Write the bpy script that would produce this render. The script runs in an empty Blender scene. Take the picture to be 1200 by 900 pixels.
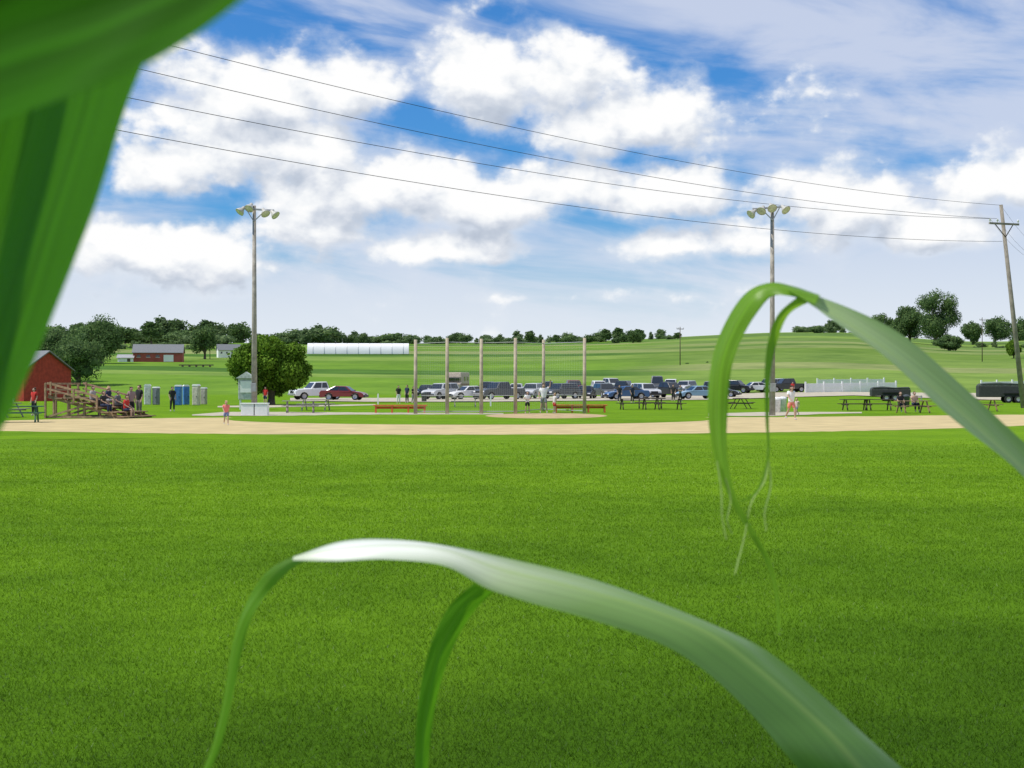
import bpy, bmesh, math, random
import numpy as np
from mathutils import Vector, Matrix
random.seed(7); rng=np.random.default_rng(7)
R=math.radians; PI=math.pi
scn=bpy.context.scene; C=scn.collection
H=1.8; F=1666.67
# ------------------------------------------------------------------ materials
def newmat(name):
    m=bpy.data.materials.new(name); m.use_nodes=True; nt=m.node_tree
    return m,nt,nt.nodes['Principled BSDF']
def mat(name,col,rough=.6,metal=0,var=.25,scale=6,bump=0.0,spec=.4):
    m,nt,b=newmat(name)
    b.inputs['Roughness'].default_value=rough; b.inputs['Metallic'].default_value=metal
    b.inputs['Specular IOR Level'].default_value=spec
    tc=nt.nodes.new('ShaderNodeTexCoord'); n=nt.nodes.new('ShaderNodeTexNoise')
    n.inputs['Scale'].default_value=scale; n.inputs['Detail'].default_value=5
    nt.links.new(tc.outputs['Object'],n.inputs['Vector'])
    r=nt.nodes.new('ShaderNodeValToRGB')
    c0=[c*(1-var) for c in col]; c1=[min(1,c*(1+var)) for c in col]
    r.color_ramp.elements[0].position=.3; r.color_ramp.elements[1].position=.7
    r.color_ramp.elements[0].color=(*c0,1); r.color_ramp.elements[1].color=(*c1,1)
    nt.links.new(n.outputs['Fac'],r.inputs['Fac']); nt.links.new(r.outputs['Color'],b.inputs['Base Color'])
    if bump:
        bp=nt.nodes.new('ShaderNodeBump'); bp.inputs['Strength'].default_value=bump; bp.inputs['Distance'].default_value=.02
        nt.links.new(n.outputs['Fac'],bp.inputs['Height']); nt.links.new(bp.outputs['Normal'],b.inputs['Normal'])
    return m
_mc={}
def cm(col,rough=.6,**k):
    key=(tuple(col),rough,tuple(sorted(k.items())))
    if key not in _mc: _mc[key]=mat('surface',col,rough,**k)
    return _mc[key]
WOOD=mat('weathered_wood',(.30,.20,.12),.85,var=.35,scale=5,bump=.4)
WOODG=mat('grey_wood',(.34,.31,.27),.85,var=.25,scale=4,bump=.4)
POST=mat('backstop_post',(.40,.34,.25),.85,var=.25,scale=3)
POLEW=mat('pole_wood',(.25,.22,.18),.85,var=.25,scale=3)
DARKW=mat('dark_wood',(.09,.07,.05),.9,var=.3)
REDW=mat('orange_red_paint',(.60,.13,.04),.6,var=.2)
BARN=mat('barn_red',(.33,.04,.022),.8,var=.25,scale=3)
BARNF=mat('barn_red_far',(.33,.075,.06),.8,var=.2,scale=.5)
WHITE=mat('white_paint',(.80,.80,.78),.5,var=.05)
METAL=mat('galvanised',(.38,.38,.38),.45,metal=.5,var=.15)
NETM=mat('netting_wire',(.36,.38,.36),.6,var=.1)
ROOF=mat('roof_grey',(.17,.18,.19),.6,var=.2)
GLASS=mat('dark_glass',(.02,.025,.03),.08,var=.1,spec=.8)
TYRE=mat('tyre',(.02,.02,.02),.85)
RIM=mat('rim',(.4,.4,.42),.3,metal=.8)
LAMP=mat('headlight',(.8,.8,.8),.15)
TAIL=mat('taillight',(.45,.02,.01),.3)
BLACK=mat('black_plastic',(.02,.02,.02),.5)
WIRE=mat('wire',(.015,.015,.015),.7)
LAMPC=mat('lamp_grey_cream',(.47,.46,.42),.45,var=.12)
# ------------------------------------------------------------------ tagging
def tag(o,label=None,cat=None,group=None,kind=None):
    if label: o['label']=label
    if cat: o['category']=cat
    if group: o['group']=group
    if kind: o['kind']=kind
    return o
def empty(name,loc,rz=0,label=None,cat=None,group=None):
    o=bpy.data.objects.new(name,None); C.objects.link(o); o.location=loc; o.rotation_euler=(0,0,rz); o.empty_display_size=.3
    return tag(o,label,cat,group)
def copy_tree(o,parent=None):
    c=o.copy(); C.objects.link(c)
    if parent: c.parent=parent
    for ch in list(o.children): copy_tree(ch,c)
    return c
def link(name,me,m,parent=None):
    o=bpy.data.objects.new(name,me); C.objects.link(o)
    if m: me.materials.clear(); me.materials.append(m)
    if parent: o.parent=parent
    return o
class MB:
    def __init__(s): s.v=[]; s.f=[]
    def add(s,vs,fs):
        b=len(s.v); s.v+= [tuple(v) for v in vs]; s.f+=[tuple(i+b for i in f) for f in fs]; return s
    def box(s,c,d,M=None):
        x,y,z=d[0]/2,d[1]/2,d[2]/2
        vs=[Vector((a*x,b*y,e*z)) for a in(-1,1) for b in(-1,1) for e in(-1,1)]
        if M is not None: vs=[M@v for v in vs]
        vs=[v+Vector(c) for v in vs]
        return s.add(vs,[(0,1,3,2),(4,6,7,5),(0,4,5,1),(2,3,7,6),(0,2,6,4),(1,5,7,3)])
    def tube(s,p0,p1,r0,r1=None,n=8):
        if r1 is None: r1=r0
        p0=Vector(p0);p1=Vector(p1); d=(p1-p0).normalized(); q=d.to_track_quat('Z','Y')
        vs=[];
        for p,r in((p0,r0),(p1,r1)):
            for i in range(n):
                a=2*PI*i/n; vs.append(p+q@Vector((r*math.cos(a),r*math.sin(a),0)))
        fs=[(i,(i+1)%n,n+(i+1)%n,n+i) for i in range(n)]+[tuple(range(n))[::-1],tuple(range(n,2*n))]
        return s.add(vs,fs)
    def beam(s,p0,p1,w,h):
        p0=Vector(p0);p1=Vector(p1); d=p1-p0; q=d.to_track_quat('Y','Z').to_matrix()
        return s.box((p0+p1)/2,(w,d.length,h),q)
    def lathe(s,o,axis,prof,n=14):
        o=Vector(o); q=Vector(axis).to_track_quat('Z','Y'); vs=[]
        for (r,z) in prof:
            for i in range(n):
                a=2*PI*i/n; vs.append(o+q@Vector((r*math.cos(a),r*math.sin(a),z)))
        fs=[]
        for k in range(len(prof)-1):
            for i in range(n):
                fs.append((k*n+i,k*n+(i+1)%n,(k+1)*n+(i+1)%n,(k+1)*n+i))
        return s.add(vs,fs)
    def prism(s,poly,y0,y1):
        n=len(poly); vs=[(x,y0,z) for x,z in poly]+[(x,y1,z) for x,z in poly]
        fs=[(i,(i+1)%n,n+(i+1)%n,n+i) for i in range(n)]+[tuple(range(n))[::-1],tuple(range(n,2*n))]
        return s.add(vs,fs)
    def build(s,name,m,parent=None,smooth=False,bevel=0):
        me=bpy.data.meshes.new(name); me.from_pydata(s.v,[],s.f)
        bm=bmesh.new(); bm.from_mesh(me); bmesh.ops.recalc_face_normals(bm,faces=bm.faces); bm.to_mesh(me); bm.free()
        if smooth: me.shade_smooth()
        o=link(name,me,m,parent)
        if bevel:
            b=o.modifiers.new('b','BEVEL'); b.width=bevel; b.segments=2; b.limit_method='ANGLE'; b.angle_limit=R(35)
        return o
# ------------------------------------------------------------------ terrain
RP=[(-1500,396),(-400,396),(0,399),(150,400),(250,402),(400,402),(550,402),(700,400),(780,396),(860,391),(960,388),(1040,391),(1100,401),(1150,403),(1200,398),(1600,392),(3000,396)]
RX=[a for a,b in RP]; RY=[b for a,b in RP]
def Z(x,y):
    if y<176: return 0.0
    u=x/max(y,200); px=600+u*F
    r=np.interp([px-60,px-30,px,px+30,px+60],RX,RY).mean()
    Rr=1.8+(450-r)/F*900
    t=min(1,(y-176)/724); k=min(1,t/.1); e=t*k*k*(3-2*k)
    z=Rr*e+ .9*math.sin(y/70+x/130)*min(1,t*4)*(1-t)
    if y>900: z-=(y-900)*.012
    return z
def at(px,py):
    dx=(px-600)/F; dz=(450-py)/F
    if py>450:
        d=H/(-dz)
        if d<=176: return Vector((dx*d,d,0))
    y=170.
    while y<1000:
        if H+dz*y<=Z(dx*y,y): break
        y+=1
    return Vector((dx*y,y,Z(dx*y,y)))
def P(px,py,d): return Vector(((px-600)/F*d,d,H+(450-py)/F*d))
def grass_color(nt,scale=1.0):
    tc=nt.nodes.new('ShaderNodeNewGeometry')
    def noise(sc,det,rough=.6,stretch=None):
        n=nt.nodes.new('ShaderNodeTexNoise'); n.noise_dimensions='2D'; n.inputs['Scale'].default_value=sc; n.inputs['Detail'].default_value=det; n.inputs['Roughness'].default_value=rough
        if stretch:
            mp=nt.nodes.new('ShaderNodeMapping'); mp.inputs['Scale'].default_value=stretch
            nt.links.new(tc.outputs['Position'],mp.inputs['Vector']); nt.links.new(mp.outputs['Vector'],n.inputs['Vector'])
        else: nt.links.new(tc.outputs['Position'],n.inputs['Vector'])
        return n
    return tc,noise
def ramp(nt,fac,stops,interp='LINEAR'):
    r=nt.nodes.new('ShaderNodeValToRGB'); cr=r.color_ramp; cr.interpolation=interp
    while len(cr.elements)<len(stops): cr.elements.new(.5)
    for e,(p,c) in zip(cr.elements,stops): e.position=p; e.color=(*c,1)
    nt.links.new(fac,r.inputs['Fac']); return r
def mix(nt,mode,fac,a,b):
    m=nt.nodes.new('ShaderNodeMix'); m.data_type='RGBA'; m.blend_type=mode
    for s,v in((0,fac),(6,a),(7,b)):
        if isinstance(v,bpy.types.NodeSocket): nt.links.new(v,m.inputs[s])
        else: m.inputs[s].default_value=v if s==0 else (*v,1)
    return m.outputs[2]
def mth(nt,op,a,b=None,c=None,clamp=False):
    m=nt.nodes.new('ShaderNodeMath'); m.operation=op; m.use_clamp=clamp
    for i,v in enumerate((a,b,c)):
        if v is None: continue
        if isinstance(v,bpy.types.NodeSocket): nt.links.new(v,m.inputs[i])
        else: m.inputs[i].default_value=v
    return m.outputs[0]
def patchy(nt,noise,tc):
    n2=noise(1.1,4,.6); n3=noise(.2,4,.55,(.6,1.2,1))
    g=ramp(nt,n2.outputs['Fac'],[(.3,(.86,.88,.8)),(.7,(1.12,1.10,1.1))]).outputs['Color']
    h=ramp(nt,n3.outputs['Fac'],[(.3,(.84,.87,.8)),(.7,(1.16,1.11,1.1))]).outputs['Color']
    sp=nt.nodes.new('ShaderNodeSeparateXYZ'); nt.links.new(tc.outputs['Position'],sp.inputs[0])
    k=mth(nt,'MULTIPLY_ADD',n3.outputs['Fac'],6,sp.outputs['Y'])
    near_vignette=ramp(nt,mth(nt,'DIVIDE',k,40),[(.22,(.34,.43,.5)),(.34,(.64,.72,.8)),(.7,(.97,.98,1.0))]).outputs['Color']  # grass colour painted darker toward the camera, as a vignette
    return mix(nt,'MULTIPLY',1.0,mix(nt,'MULTIPLY',1.0,g,h),near_vignette)
def lawn_nodes(nt):
    tc,noise=grass_color(nt)
    n1=noise(45,4,.7); n4=noise(120,2,.7)
    c=ramp(nt,n1.outputs['Fac'],[(.30,(.078,.166,.003)),(.5,(.120,.238,.005)),(.70,(.172,.315,.012))]).outputs['Color']
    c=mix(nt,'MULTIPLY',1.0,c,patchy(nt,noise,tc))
    f=ramp(nt,n4.outputs['Fac'],[(.66,(0,0,0)),(.76,(1,1,1))])
    bw=nt.nodes.new('ShaderNodeRGBToBW'); nt.links.new(f.outputs[0],bw.inputs[0])
    c=mix(nt,'MIX',mth(nt,'MULTIPLY',bw.outputs[0],.35),c,(.30,.40,.10))
    return c,n1,tc
def mat_ground():
    m,nt,b=newmat('ground_grass')
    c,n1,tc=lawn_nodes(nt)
    sep=nt.nodes.new('ShaderNodeSeparateXYZ'); nt.links.new(tc.outputs['Position'],sep.inputs[0])
    nz=nt.nodes.new('ShaderNodeTexNoise'); nz.inputs['Scale'].default_value=.006; nt.links.new(tc.outputs['Position'],nz.inputs['Vector'])
    yy=mth(nt,'MULTIPLY_ADD',nz.outputs['Fac'],110,sep.outputs['Y']); yy=mth(nt,'MULTIPLY_ADD',sep.outputs['X'],.22,yy); yy=mth(nt,'SUBTRACT',yy,55)
    yf=mth(nt,'DIVIDE',yy,1000)
    L=(.175,.270,.050); D=(.070,.155,.022); Mi=(.115,.215,.025); Y=(.225,.270,.090); G=(.135,.25,.025)
    fld=ramp(nt,yf,[(0,G),(.25,L),(.275,D),(.315,G),(.36,Mi),(.395,L),(.44,D),(.47,Y),(.52,Mi),(.585,L),(.64,G),(.70,Y),(.745,D),(.80,Mi),(.88,L)],'CONSTANT').outputs['Color']
    fldR=ramp(nt,yf,[(0,G),(.215,L),(.30,Y),(.335,(.15,.235,.045)),(.40,(.13,.215,.035)),(.46,(.19,.25,.07)),(.50,(.09,.17,.03)),(.52,(.18,.25,.06)),(.54,Y),(.6,(.13,.21,.045)),(.7,L),(.78,(.11,.19,.04)),(.9,L)],'CONSTANT').outputs['Color']
    u=mth(nt,'DIVIDE',sep.outputs['X'],mth(nt,'MAXIMUM',sep.outputs['Y'],150))
    side=mth(nt,'MULTIPLY_ADD',u,14,-.9,clamp=True)
    fc=mix(nt,'MIX',side,fld,fldR)
    n5=nt.nodes.new('ShaderNodeTexNoise'); n5.inputs['Scale'].default_value=.045; n5.inputs['Detail'].default_value=9; n5.inputs['Roughness'].default_value=.78
    nt.links.new(tc.outputs['Position'],n5.inputs['Vector'])
    fc=mix(nt,'MULTIPLY',1.0,fc,ramp(nt,n5.outputs['Fac'],[(.32,(.55,.64,.6)),(.68,(1.28,1.2,1.25))]).outputs['Color'])
    far=mth(nt,'MULTIPLY_ADD',sep.outputs['Y'],.1,-19.5,clamp=True)
    col=mix(nt,'MIX',far,c,fc)
    nt.links.new(col,b.inputs['Base Color']); b.inputs['Roughness'].default_value=.95; b.inputs['Specular IOR Level'].default_value=.05
    bp=nt.nodes.new('ShaderNodeBump'); bp.inputs['Strength'].default_value=.4; bp.inputs['Distance'].default_value=.02
    nt.links.new(n1.outputs['Fac'],bp.inputs['Height']); nt.links.new(bp.outputs['Normal'],b.inputs['Normal'])
    return m
GROUND=mat_ground()
ys=[-300,-60,0,40,80,120,150,165,176]+[176+4*i for i in range(1,32)]+[300+10*i for i in range(1,62)]+[930,970,1050,1200,1500,2000,3000,4500]
xs=[-4000,-2500,-1500,-1000,-700]+list(range(-500,501,12))+[700,1000,1500,2500,4000]
ys=sorted(set(ys))
vs=[(x,y,Z(x,y)) for y in ys for x in xs]; nx=len(xs)
fs=[(j*nx+i,j*nx+i+1,(j+1)*nx+i+1,(j+1)*nx+i) for j in range(len(ys)-1) for i in range(nx-1)]
me=bpy.data.meshes.new('ground'); me.from_pydata(vs,[],fs); me.shade_smooth()
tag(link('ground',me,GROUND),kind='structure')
def blades(name,N,y0,y1):
    yy=(y0**.35+(y1**.35-y0**.35)*rng.random(N))**(1/.35)
    yy=yy[rng.random(N)>np.clip((yy-20)/27,0,1)**1.5]; N=len(yy)
    xx=(rng.random(N)*2-1)*(.37*yy+1.2)
    h=(.012+.015*rng.random(N)); w=.0006+.00018*yy
    a=rng.random(N)*2*PI; la=rng.random(N)*2*PI; le=h*(.3+.9*rng.random(N))
    co=np.zeros((N,3,3)); dx=np.cos(a)*w; dy=np.sin(a)*w
    co[:,0]=np.stack([xx-dx,yy-dy,np.zeros(N)],1); co[:,1]=np.stack([xx+dx,yy+dy,np.zeros(N)],1)
    co[:,2]=np.stack([xx+np.cos(la)*le,yy+np.sin(la)*le,h],1)
    me=bpy.data.meshes.new(name); me.vertices.add(N*3); me.loops.add(N*3); me.polygons.add(N)
    me.vertices.foreach_set('co',co.ravel()); me.loops.foreach_set('vertex_index',np.arange(N*3,dtype=np.int32))
    me.polygons.foreach_set('loop_start',np.arange(0,N*3,3,dtype=np.int32)); me.update(calc_edges=True)
    m,nt,b=newmat('grass_blades')
    tc,noise=grass_color(nt)
    c=ramp(nt,tc.outputs['Random Per Island'],[(0,(.090,.185,.004)),(.5,(.135,.27,.006)),(.85,(.18,.33,.014)),(.97,(.24,.39,.04)),(1,(.46,.5,.24))]).outputs['Color']
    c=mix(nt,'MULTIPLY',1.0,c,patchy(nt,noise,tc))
    nt.links.new(c,b.inputs['Base Color']); b.inputs['Roughness'].default_value=.6; b.inputs['Specular IOR Level'].default_value=.12
    tr=nt.nodes.new('ShaderNodeBsdfTranslucent'); nt.links.new(c,tr.inputs['Color'])
    ms=nt.nodes.new('ShaderNodeMixShader'); ms.inputs[0].default_value=.45
    nt.links.new(b.outputs[0],ms.inputs[1]); nt.links.new(tr.outputs[0],ms.inputs[2])
    nt.links.new(ms.outputs[0],nt.nodes['Material Output'].inputs['Surface'])
    return link(name,me,m)
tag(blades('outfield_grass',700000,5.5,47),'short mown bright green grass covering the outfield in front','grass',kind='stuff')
# ------------------------------------------------------------------ sheets on the ground
DIRT=mat('infield_dirt',(.49,.395,.205),.95,var=.14,scale=.8,spec=.1)
DIRT2=mat('home_plate_dirt',(.42,.315,.175),.95,var=.15,scale=1.5,spec=.1)
GRAVEL=mat('gravel',(.43,.39,.30),.95,var=.15,scale=1.2,spec=.1)
def strip(name,pts,m,off,n=6):
    v=[];f=[]
    for px,a,b in pts:
        A=at(px,a);B=at(px,b)
        for k in range(n+1):
            q=A.lerp(B,k/n); v.append((q.x,q.y,Z(q.x,q.y)+off))
    for i in range(len(pts)-1):
        for k in range(n):
            a=i*(n+1)+k; f.append((a,a+n+1,a+n+2,a+1))
    me=bpy.data.meshes.new(name); me.from_pydata(v,[],f)
    return tag(link(name,me,m),kind='structure')
def densify(pts,step=12):
    out=[]
    for (x0,a0,b0),(x1,a1,b1) in zip(pts,pts[1:]):
        n=max(1,int((x1-x0)/step))
        for k in range(n):
            t=k/n; j=random.uniform(-.22,.22); out.append((x0+(x1-x0)*t,a0+(a1-a0)*t+j,b0+(b1-b0)*t+random.uniform(-.15,.15)))
    out.append(pts[-1]); return out
def oval(cx,hw,yn,yf,p=.5,n=32):
    o=[]
    for i in range(n+1):
        t=i/n; s=max(0,math.sin(PI*t))**p; mid=(yn+yf)/2; o.append((cx-hw+2*hw*t,mid+(yn-mid)*s,mid-(mid-yf)*s))
    return o
strip('infield_dirt',densify([(-400,502,496),(0,505,493),(80,506.5,491),(200,508,490),(300,508.8,489),(450,509.3,489),(600,509.3,489),(750,508.6,489),(850,507.5,489),(950,506,488.5),(1050,504,487.5),(1120,502,486.5),(1200,499,486),(1500,495,484)]),DIRT,.004,3)
strip('infield_grass',oval(550,288,497.8,484.3,.45,48),GROUND,.008,2)
strip('home_plate_dirt',oval(640,72,490.6,484.4,.5,30),DIRT2,.012,2)
mb=MB(); c=at(640,488.6); mb.lathe((c.x,c.y,.014),(0,0,1),[(2.4,0),(1.6,.07),(.9,.14),(.4,.17),(.01,.17)],28)
tag(mb.build('pitchers_mound',DIRT2,smooth=True),kind='structure')
strip('gravel_path',densify([(225,487.3,486),(262,487.5,483),(330,487.5,483),(420,486,483.6),(520,486,484),(590,485.8,484.4)]),GRAVEL,.016,2)
strip('gravel_path',densify([(255,477.5,476),(300,477.8,475.2),(345,477,475),(440,475,473.8)]),GRAVEL,.016,2)
strip('gravel_path',densify([(830,487.5,484.6),(905,488,483),(960,485.5,483),(1010,484.5,483)]),GRAVEL,.016,2)
strip('parking_lot',[(340,470,467),(430,471.5,467),(560,471.5,466.5),(700,470,465),(830,469,463),(920,466,460),(1000,464,460),(1090,467,461),(1300,473,462)],GRAVEL,.07,10)
# ------------------------------------------------------------------ trees
def leafmat(name,c0,c1,c2):
    m,nt,b=newmat(name); g=nt.nodes.new('ShaderNodeNewGeometry')
    c=ramp(nt,g.outputs['Random Per Island'],[(0,c0),(.6,c1),(1,c2)]).outputs['Color']
    tc=nt.nodes.new('ShaderNodeTexCoord'); n=nt.nodes.new('ShaderNodeTexNoise'); n.inputs['Scale'].default_value=.9; n.inputs['Detail'].default_value=2
    nt.links.new(tc.outputs['Object'],n.inputs['Vector'])
    c=mix(nt,'MULTIPLY',1.0,c,ramp(nt,n.outputs['Fac'],[(.35,(.62,.67,.65)),(.65,(1.25,1.2,1.1))]).outputs['Color'])
    nt.links.new(c,b.inputs['Base Color']); b.inputs['Roughness'].default_value=.8; b.inputs['Specular IOR Level'].default_value=.12
    tr=nt.nodes.new('ShaderNodeBsdfTranslucent'); nt.links.new(c,tr.inputs['Color'])
    ms=nt.nodes.new('ShaderNodeMixShader'); ms.inputs[0].default_value=.3
    nt.links.new(b.outputs[0],ms.inputs[1]); nt.links.new(tr.outputs[0],ms.inputs[2]); nt.links.new(ms.outputs[0],nt.nodes['Material Output'].inputs['Surface'])
    return m
LEAF=leafmat('foliage',(.075,.145,.014),(.12,.225,.02),(.18,.31,.035))
LEAFF=leafmat('foliage_hazed',(.12,.19,.085),(.155,.23,.10),(.19,.27,.11))  # slight blue mixed into the greens as painted distance haze
LEAFD=leafmat('foliage_dark',(.08,.14,.055),(.11,.185,.065),(.15,.23,.075))
BARK=mat('bark',(.11,.09,.07),.9,var=.3)
def crown_mesh(seed,W,Hc,z0,nl,leaf,nlobes,conical=0,spread=.36,lr=(.13,.13)):
    r=np.random.default_rng(seed); cen=[];rad=[]
    for i in range(nlobes):
        while 1:
            p=r.random(3)*2-1
            if np.dot(p,p)<1: break
        zz=p[2]; sc=1-conical*(zz*.5+.5)
        cen.append((p[0]*W*spread*sc,p[1]*W*spread*sc,z0+Hc*.5+zz*Hc*spread*.95)); rad.append((lr[0]+lr[1]*r.random())*W*(.5+.5*sc))
    cen=np.array(cen);rad=np.array(rad)
    k=r.choice(nlobes,nl,p=rad**2/np.sum(rad**2)); d=r.normal(size=(nl,3)); d/=np.linalg.norm(d,axis=1)[:,None]
    rr=rad[k]*(.62+.55*r.random(nl)); p=cen[k]+d*rr[:,None]*np.array([1,1,min(1.1,Hc/W)])
    a=r.normal(size=(nl,3)); n=d+.7*a; n/=np.linalg.norm(n,axis=1)[:,None]
    t=np.cross(n,r.normal(size=(nl,3))); t/=np.linalg.norm(t,axis=1)[:,None]; b=np.cross(n,t)
    s=leaf*(.6+.8*r.random(nl))[:,None]; 
    co=np.stack([p-t*s,p-b*s*.6,p+t*s,p+b*s*.6],1)
    v=co.reshape(-1,3).tolist(); f=[(4*i,4*i+1,4*i+2,4*i+3) for i in range(nl)]
    bm=bmesh.new(); bmesh.ops.create_icosphere(bm,subdivisions=1,radius=1); bv=[tuple(q.co) for q in bm.verts]; bf=[tuple(q.index for q in ff.verts) for ff in bm.faces]; bm.free()
    for c_,ra in zip(cen,rad):
        o=len(v); v+=[[c_[i]+q[i]*ra*.52 for i in range(3)] for q in bv]; f+=[tuple(i+o for i in ff) for ff in bf]
    me=bpy.data.meshes.new('crown'); me.from_pydata(v,[],f); return me,cen
def tree(name,loc,W,Ht,seed,nl,leaf,nlobes,m,label,cat='tree',group=None,trunk=.2,conical=0,spread=.36,lr=(.13,.13)):
    root=empty(name,loc,0,label,cat,group)
    me,cen=crown_mesh(seed,W,Ht*(1-trunk),Ht*trunk,nl,leaf,nlobes,conical,spread,lr)
    link('crown',me,m,root)
    mb=MB(); tr=W*.035+.05
    mb.tube((0,0,-.3),(0,0,Ht*trunk),tr*1.3,tr,9); mb.tube((0,0,Ht*trunk),(W*.03,0,Ht*.6),tr,tr*.5,8)
    for c_ in cen[:7]: mb.tube((0,0,Ht*(trunk+.06)),c_,tr*.5,tr*.15,6)
    mb.build('trunk',BARK,root,smooth=True)
    return root
b=at(318,474.5); s=b.y/F
tree('shade_tree',b,99*s,82*s,5,42000,.14,80,LEAF,'round green shade tree standing between the left light pole and the white pickup',trunk=.09,spread=.39,lr=(.10,.08))
for (px,py,w,h,sd,lab) in [(92,452,64,56,11,'dark bushy tree right beside the red shed roof'),(62,448,60,66,12,'tall dark tree rising behind the red shed, partly behind the corn leaf'),(118,426,52,54,13,'broad dark tree between the red shed and the far barn')]:
    b=at(px,py); s=b.y/F
    tree('leafy_tree',b,w*s,h*s,sd,8000,1.2*s,30,LEAFD,lab,trunk=.05)
for (px,py,w,h,sd,lab) in [(240,421,34,40,21,'dark tree standing right of the distant red barn'),(278,401,32,32,22,'tall dark rounded tree on the skyline just left of the left light pole')]:
    b=at(px,py); s=b.y/F
    tree('leafy_tree',b,w*s,h*s,sd,4500,1.2*s,22,LEAFD,lab,trunk=.08)
for (px,py,w,h,sd,lab) in [(1096,405,58,66,41,'largest tree on the right hill, with a tall uneven crown'),(1034,387,36,34,32,'rounded tree on the hill just left of the largest hill tree'),(1066,402,38,46,38,'smaller tree tucked against the left side of the largest hill tree'),(1140,404,26,29,33,'small dark tree right of the largest hill tree'),(1166,403,40,35,34,'dark spreading tree on the hill left of the utility pole'),(1200,399,36,33,35,'tree at the right edge behind the utility pole'),(1188,420,20,22,36,'pale green bush at the right edge on the hill slope'),(1112,411,34,18,39,'low bush under the largest tree on the right hill'),(1050,396,22,18,40,'low bush below the left side of the largest hill tree')]:
    b=at(px,py); s=b.y/F; big=sd in (41,38)
    tree('hill_tree',b,w*s,h*s,sd,15000 if big else 7000,.9*s,34 if big else 26,LEAF if sd in(36,) else LEAFD,lab,trunk=.04,spread=.40,lr=(.09,.10) if big else (.12,.10))
variants=[]
vr=[(1.0,.95,.0),(1.35,.8,.0),(.75,1.1,.5),(1.6,.7,0),(1.1,1.1,.3)]
def mkvariant(i,m):
    w,h,cn=vr[i%5]; root=empty('distant_tree',(0,0,0),0)
    me,cen=crown_mesh(100+i,w*10,h*10*.98,h*.1,1700,.45,20,cn); link('crown',me,m,root)
    mb=MB(); mb.tube((0,0,-1),(0,0,h*6),.35,.2,6); mb.build('trunk',BARK,root); return root
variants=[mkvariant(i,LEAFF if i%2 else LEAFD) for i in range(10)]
vused=[False]*10
def far_tree(px,py,hpx,label,group):
    i=random.randrange(10); o=variants[i]
    if vused[i]: o=copy_tree(variants[i])
    vused[i]=True
    b=at(px,py); s=b.y/F; k=hpx*s/10
    o.location=(b.x,b.y+random.uniform(-12,12),b.z-.9); o.scale=(k*random.uniform(1.0,1.8),k*random.uniform(.9,1.3),k); o.rotation_euler=(0,0,random.choice([0,PI])+random.uniform(-.4,.4))
    tag(o,label,'tree',group)
def row(x0,x1,step,py,h0,h1,label,group):
    x=x0
    while x<x1:
        h=h0+(h1-h0)*random.random()**1.3
        far_tree(x,py+random.uniform(-.6,1.2),h,label,group); x+=step*random.uniform(.5,1.5)
row(40,262,5.5,402,18,31,'dark green tree in the dense wood on the skyline left of the left light pole','skyline trees on the left')
row(60,240,9,409,10,18,'low tree in the front edge of the wood above the red barn','front edge of the left wood')
row(300,345,8,402.5,10,16,'small tree in the skyline row behind the shade tree','skyline trees behind the shade tree')
row(345,400,7,402.5,18,28,'tall tree in the skyline clump above the white greenhouse left end','skyline clump above the greenhouse')
row(400,490,6,402.5,10,21,'tree in the skyline row above the white greenhouse','skyline trees above the greenhouse')
row(492,605,5,402,5,20,'small tree in the skyline row left of the middle of the backstop','skyline trees behind the backstop')
row(606,752,5,401,5,20,'small tree in the skyline row right of the middle of the backstop','skyline trees right of the backstop')
row(762,796,8,397,8,13,'small dark tree on the skyline near the thin far pole','skyline trees by the far pole')
row(928,1010,6,389,9,18,'small tree on top of the hill behind the arching corn leaf','hilltop trees behind the corn leaf')
row(1120,1200,8,407,6,13,'low shrub tree along the hill foot at the right','shrub trees at the right hill foot')
row(800,980,20,424,3,5,'small hedge bush in the middle of the hay field','hedge bushes in the hay field')
# ------------------------------------------------------------------ buildings
def gable(name,loc,rz,L,W,hw,hr,wm,rm,label,cat,win=0,door=True,over=.3):
    root=empty(name,loc,rz,label,cat)
    mb=MB(); mb.box((0,0,hw/2-.2),(L,W,hw+.4))
    mb.add([(-L/2,-W/2,hw),(-L/2,W/2,hw),(-L/2,0,hr),(L/2,-W/2,hw),(L/2,W/2,hw),(L/2,0,hr)],[(0,1,2),(3,5,4)])
    mb.build('wall',wm,root)
    mb=MB(); t=.12
    for sg in(-1,1):
        y0=sg*(W/2+over); z0=hw-over*(hr-hw)/(W/2)
        a=[(-L/2-over,y0,z0+.02),(L/2+over,y0,z0+.02),(L/2+over,0,hr+.02),(-L/2-over,0,hr+.02)]
        mb.add(a+[(x,y,z+t) for x,y,z in a],[(0,1,2,3),(4,7,6,5),(0,4,5,1),(1,5,6,2),(2,6,7,3),(3,7,4,0)])
    mb.build('roof',rm,root)
    if door: 
        mb=MB(); mb.box((L*.22,-W/2-.04,hw*.36),(L*.2,.08,hw*.72)); mb.build('door',WHITE if wm is not WHITE else DARKW,root)
    for i in range(win):
        x=-L/2+L*(i+.6)/(win+1.2); mb=MB(); mb.box((x,-W/2-.03,hw*.6),(L*.07,.06,hw*.25)); wv=mb.build('window',GLASS,root)
        mb=MB(); mb.box((x,-W/2-.08,hw*.6-hw*.14),(L*.09,.14,.08)); mb.build('sill',WHITE,wv)
    return root
b=at(40,470); gable('red_shed',(b.x-1.9,b.y+2,0),R(-28),7.4,6.6,3.3,5.2,BARN,ROOF,'red wooden shed with grey gable roof behind the bleachers','shed',win=2)
b=at(186,424); s=b.y/F; gable('red_barn',b,R(8),56*s,22*s,11*s,20*s,BARNF,ROOF,'distant long red barn with grey roof in the fields at the left','barn',win=4)
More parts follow.
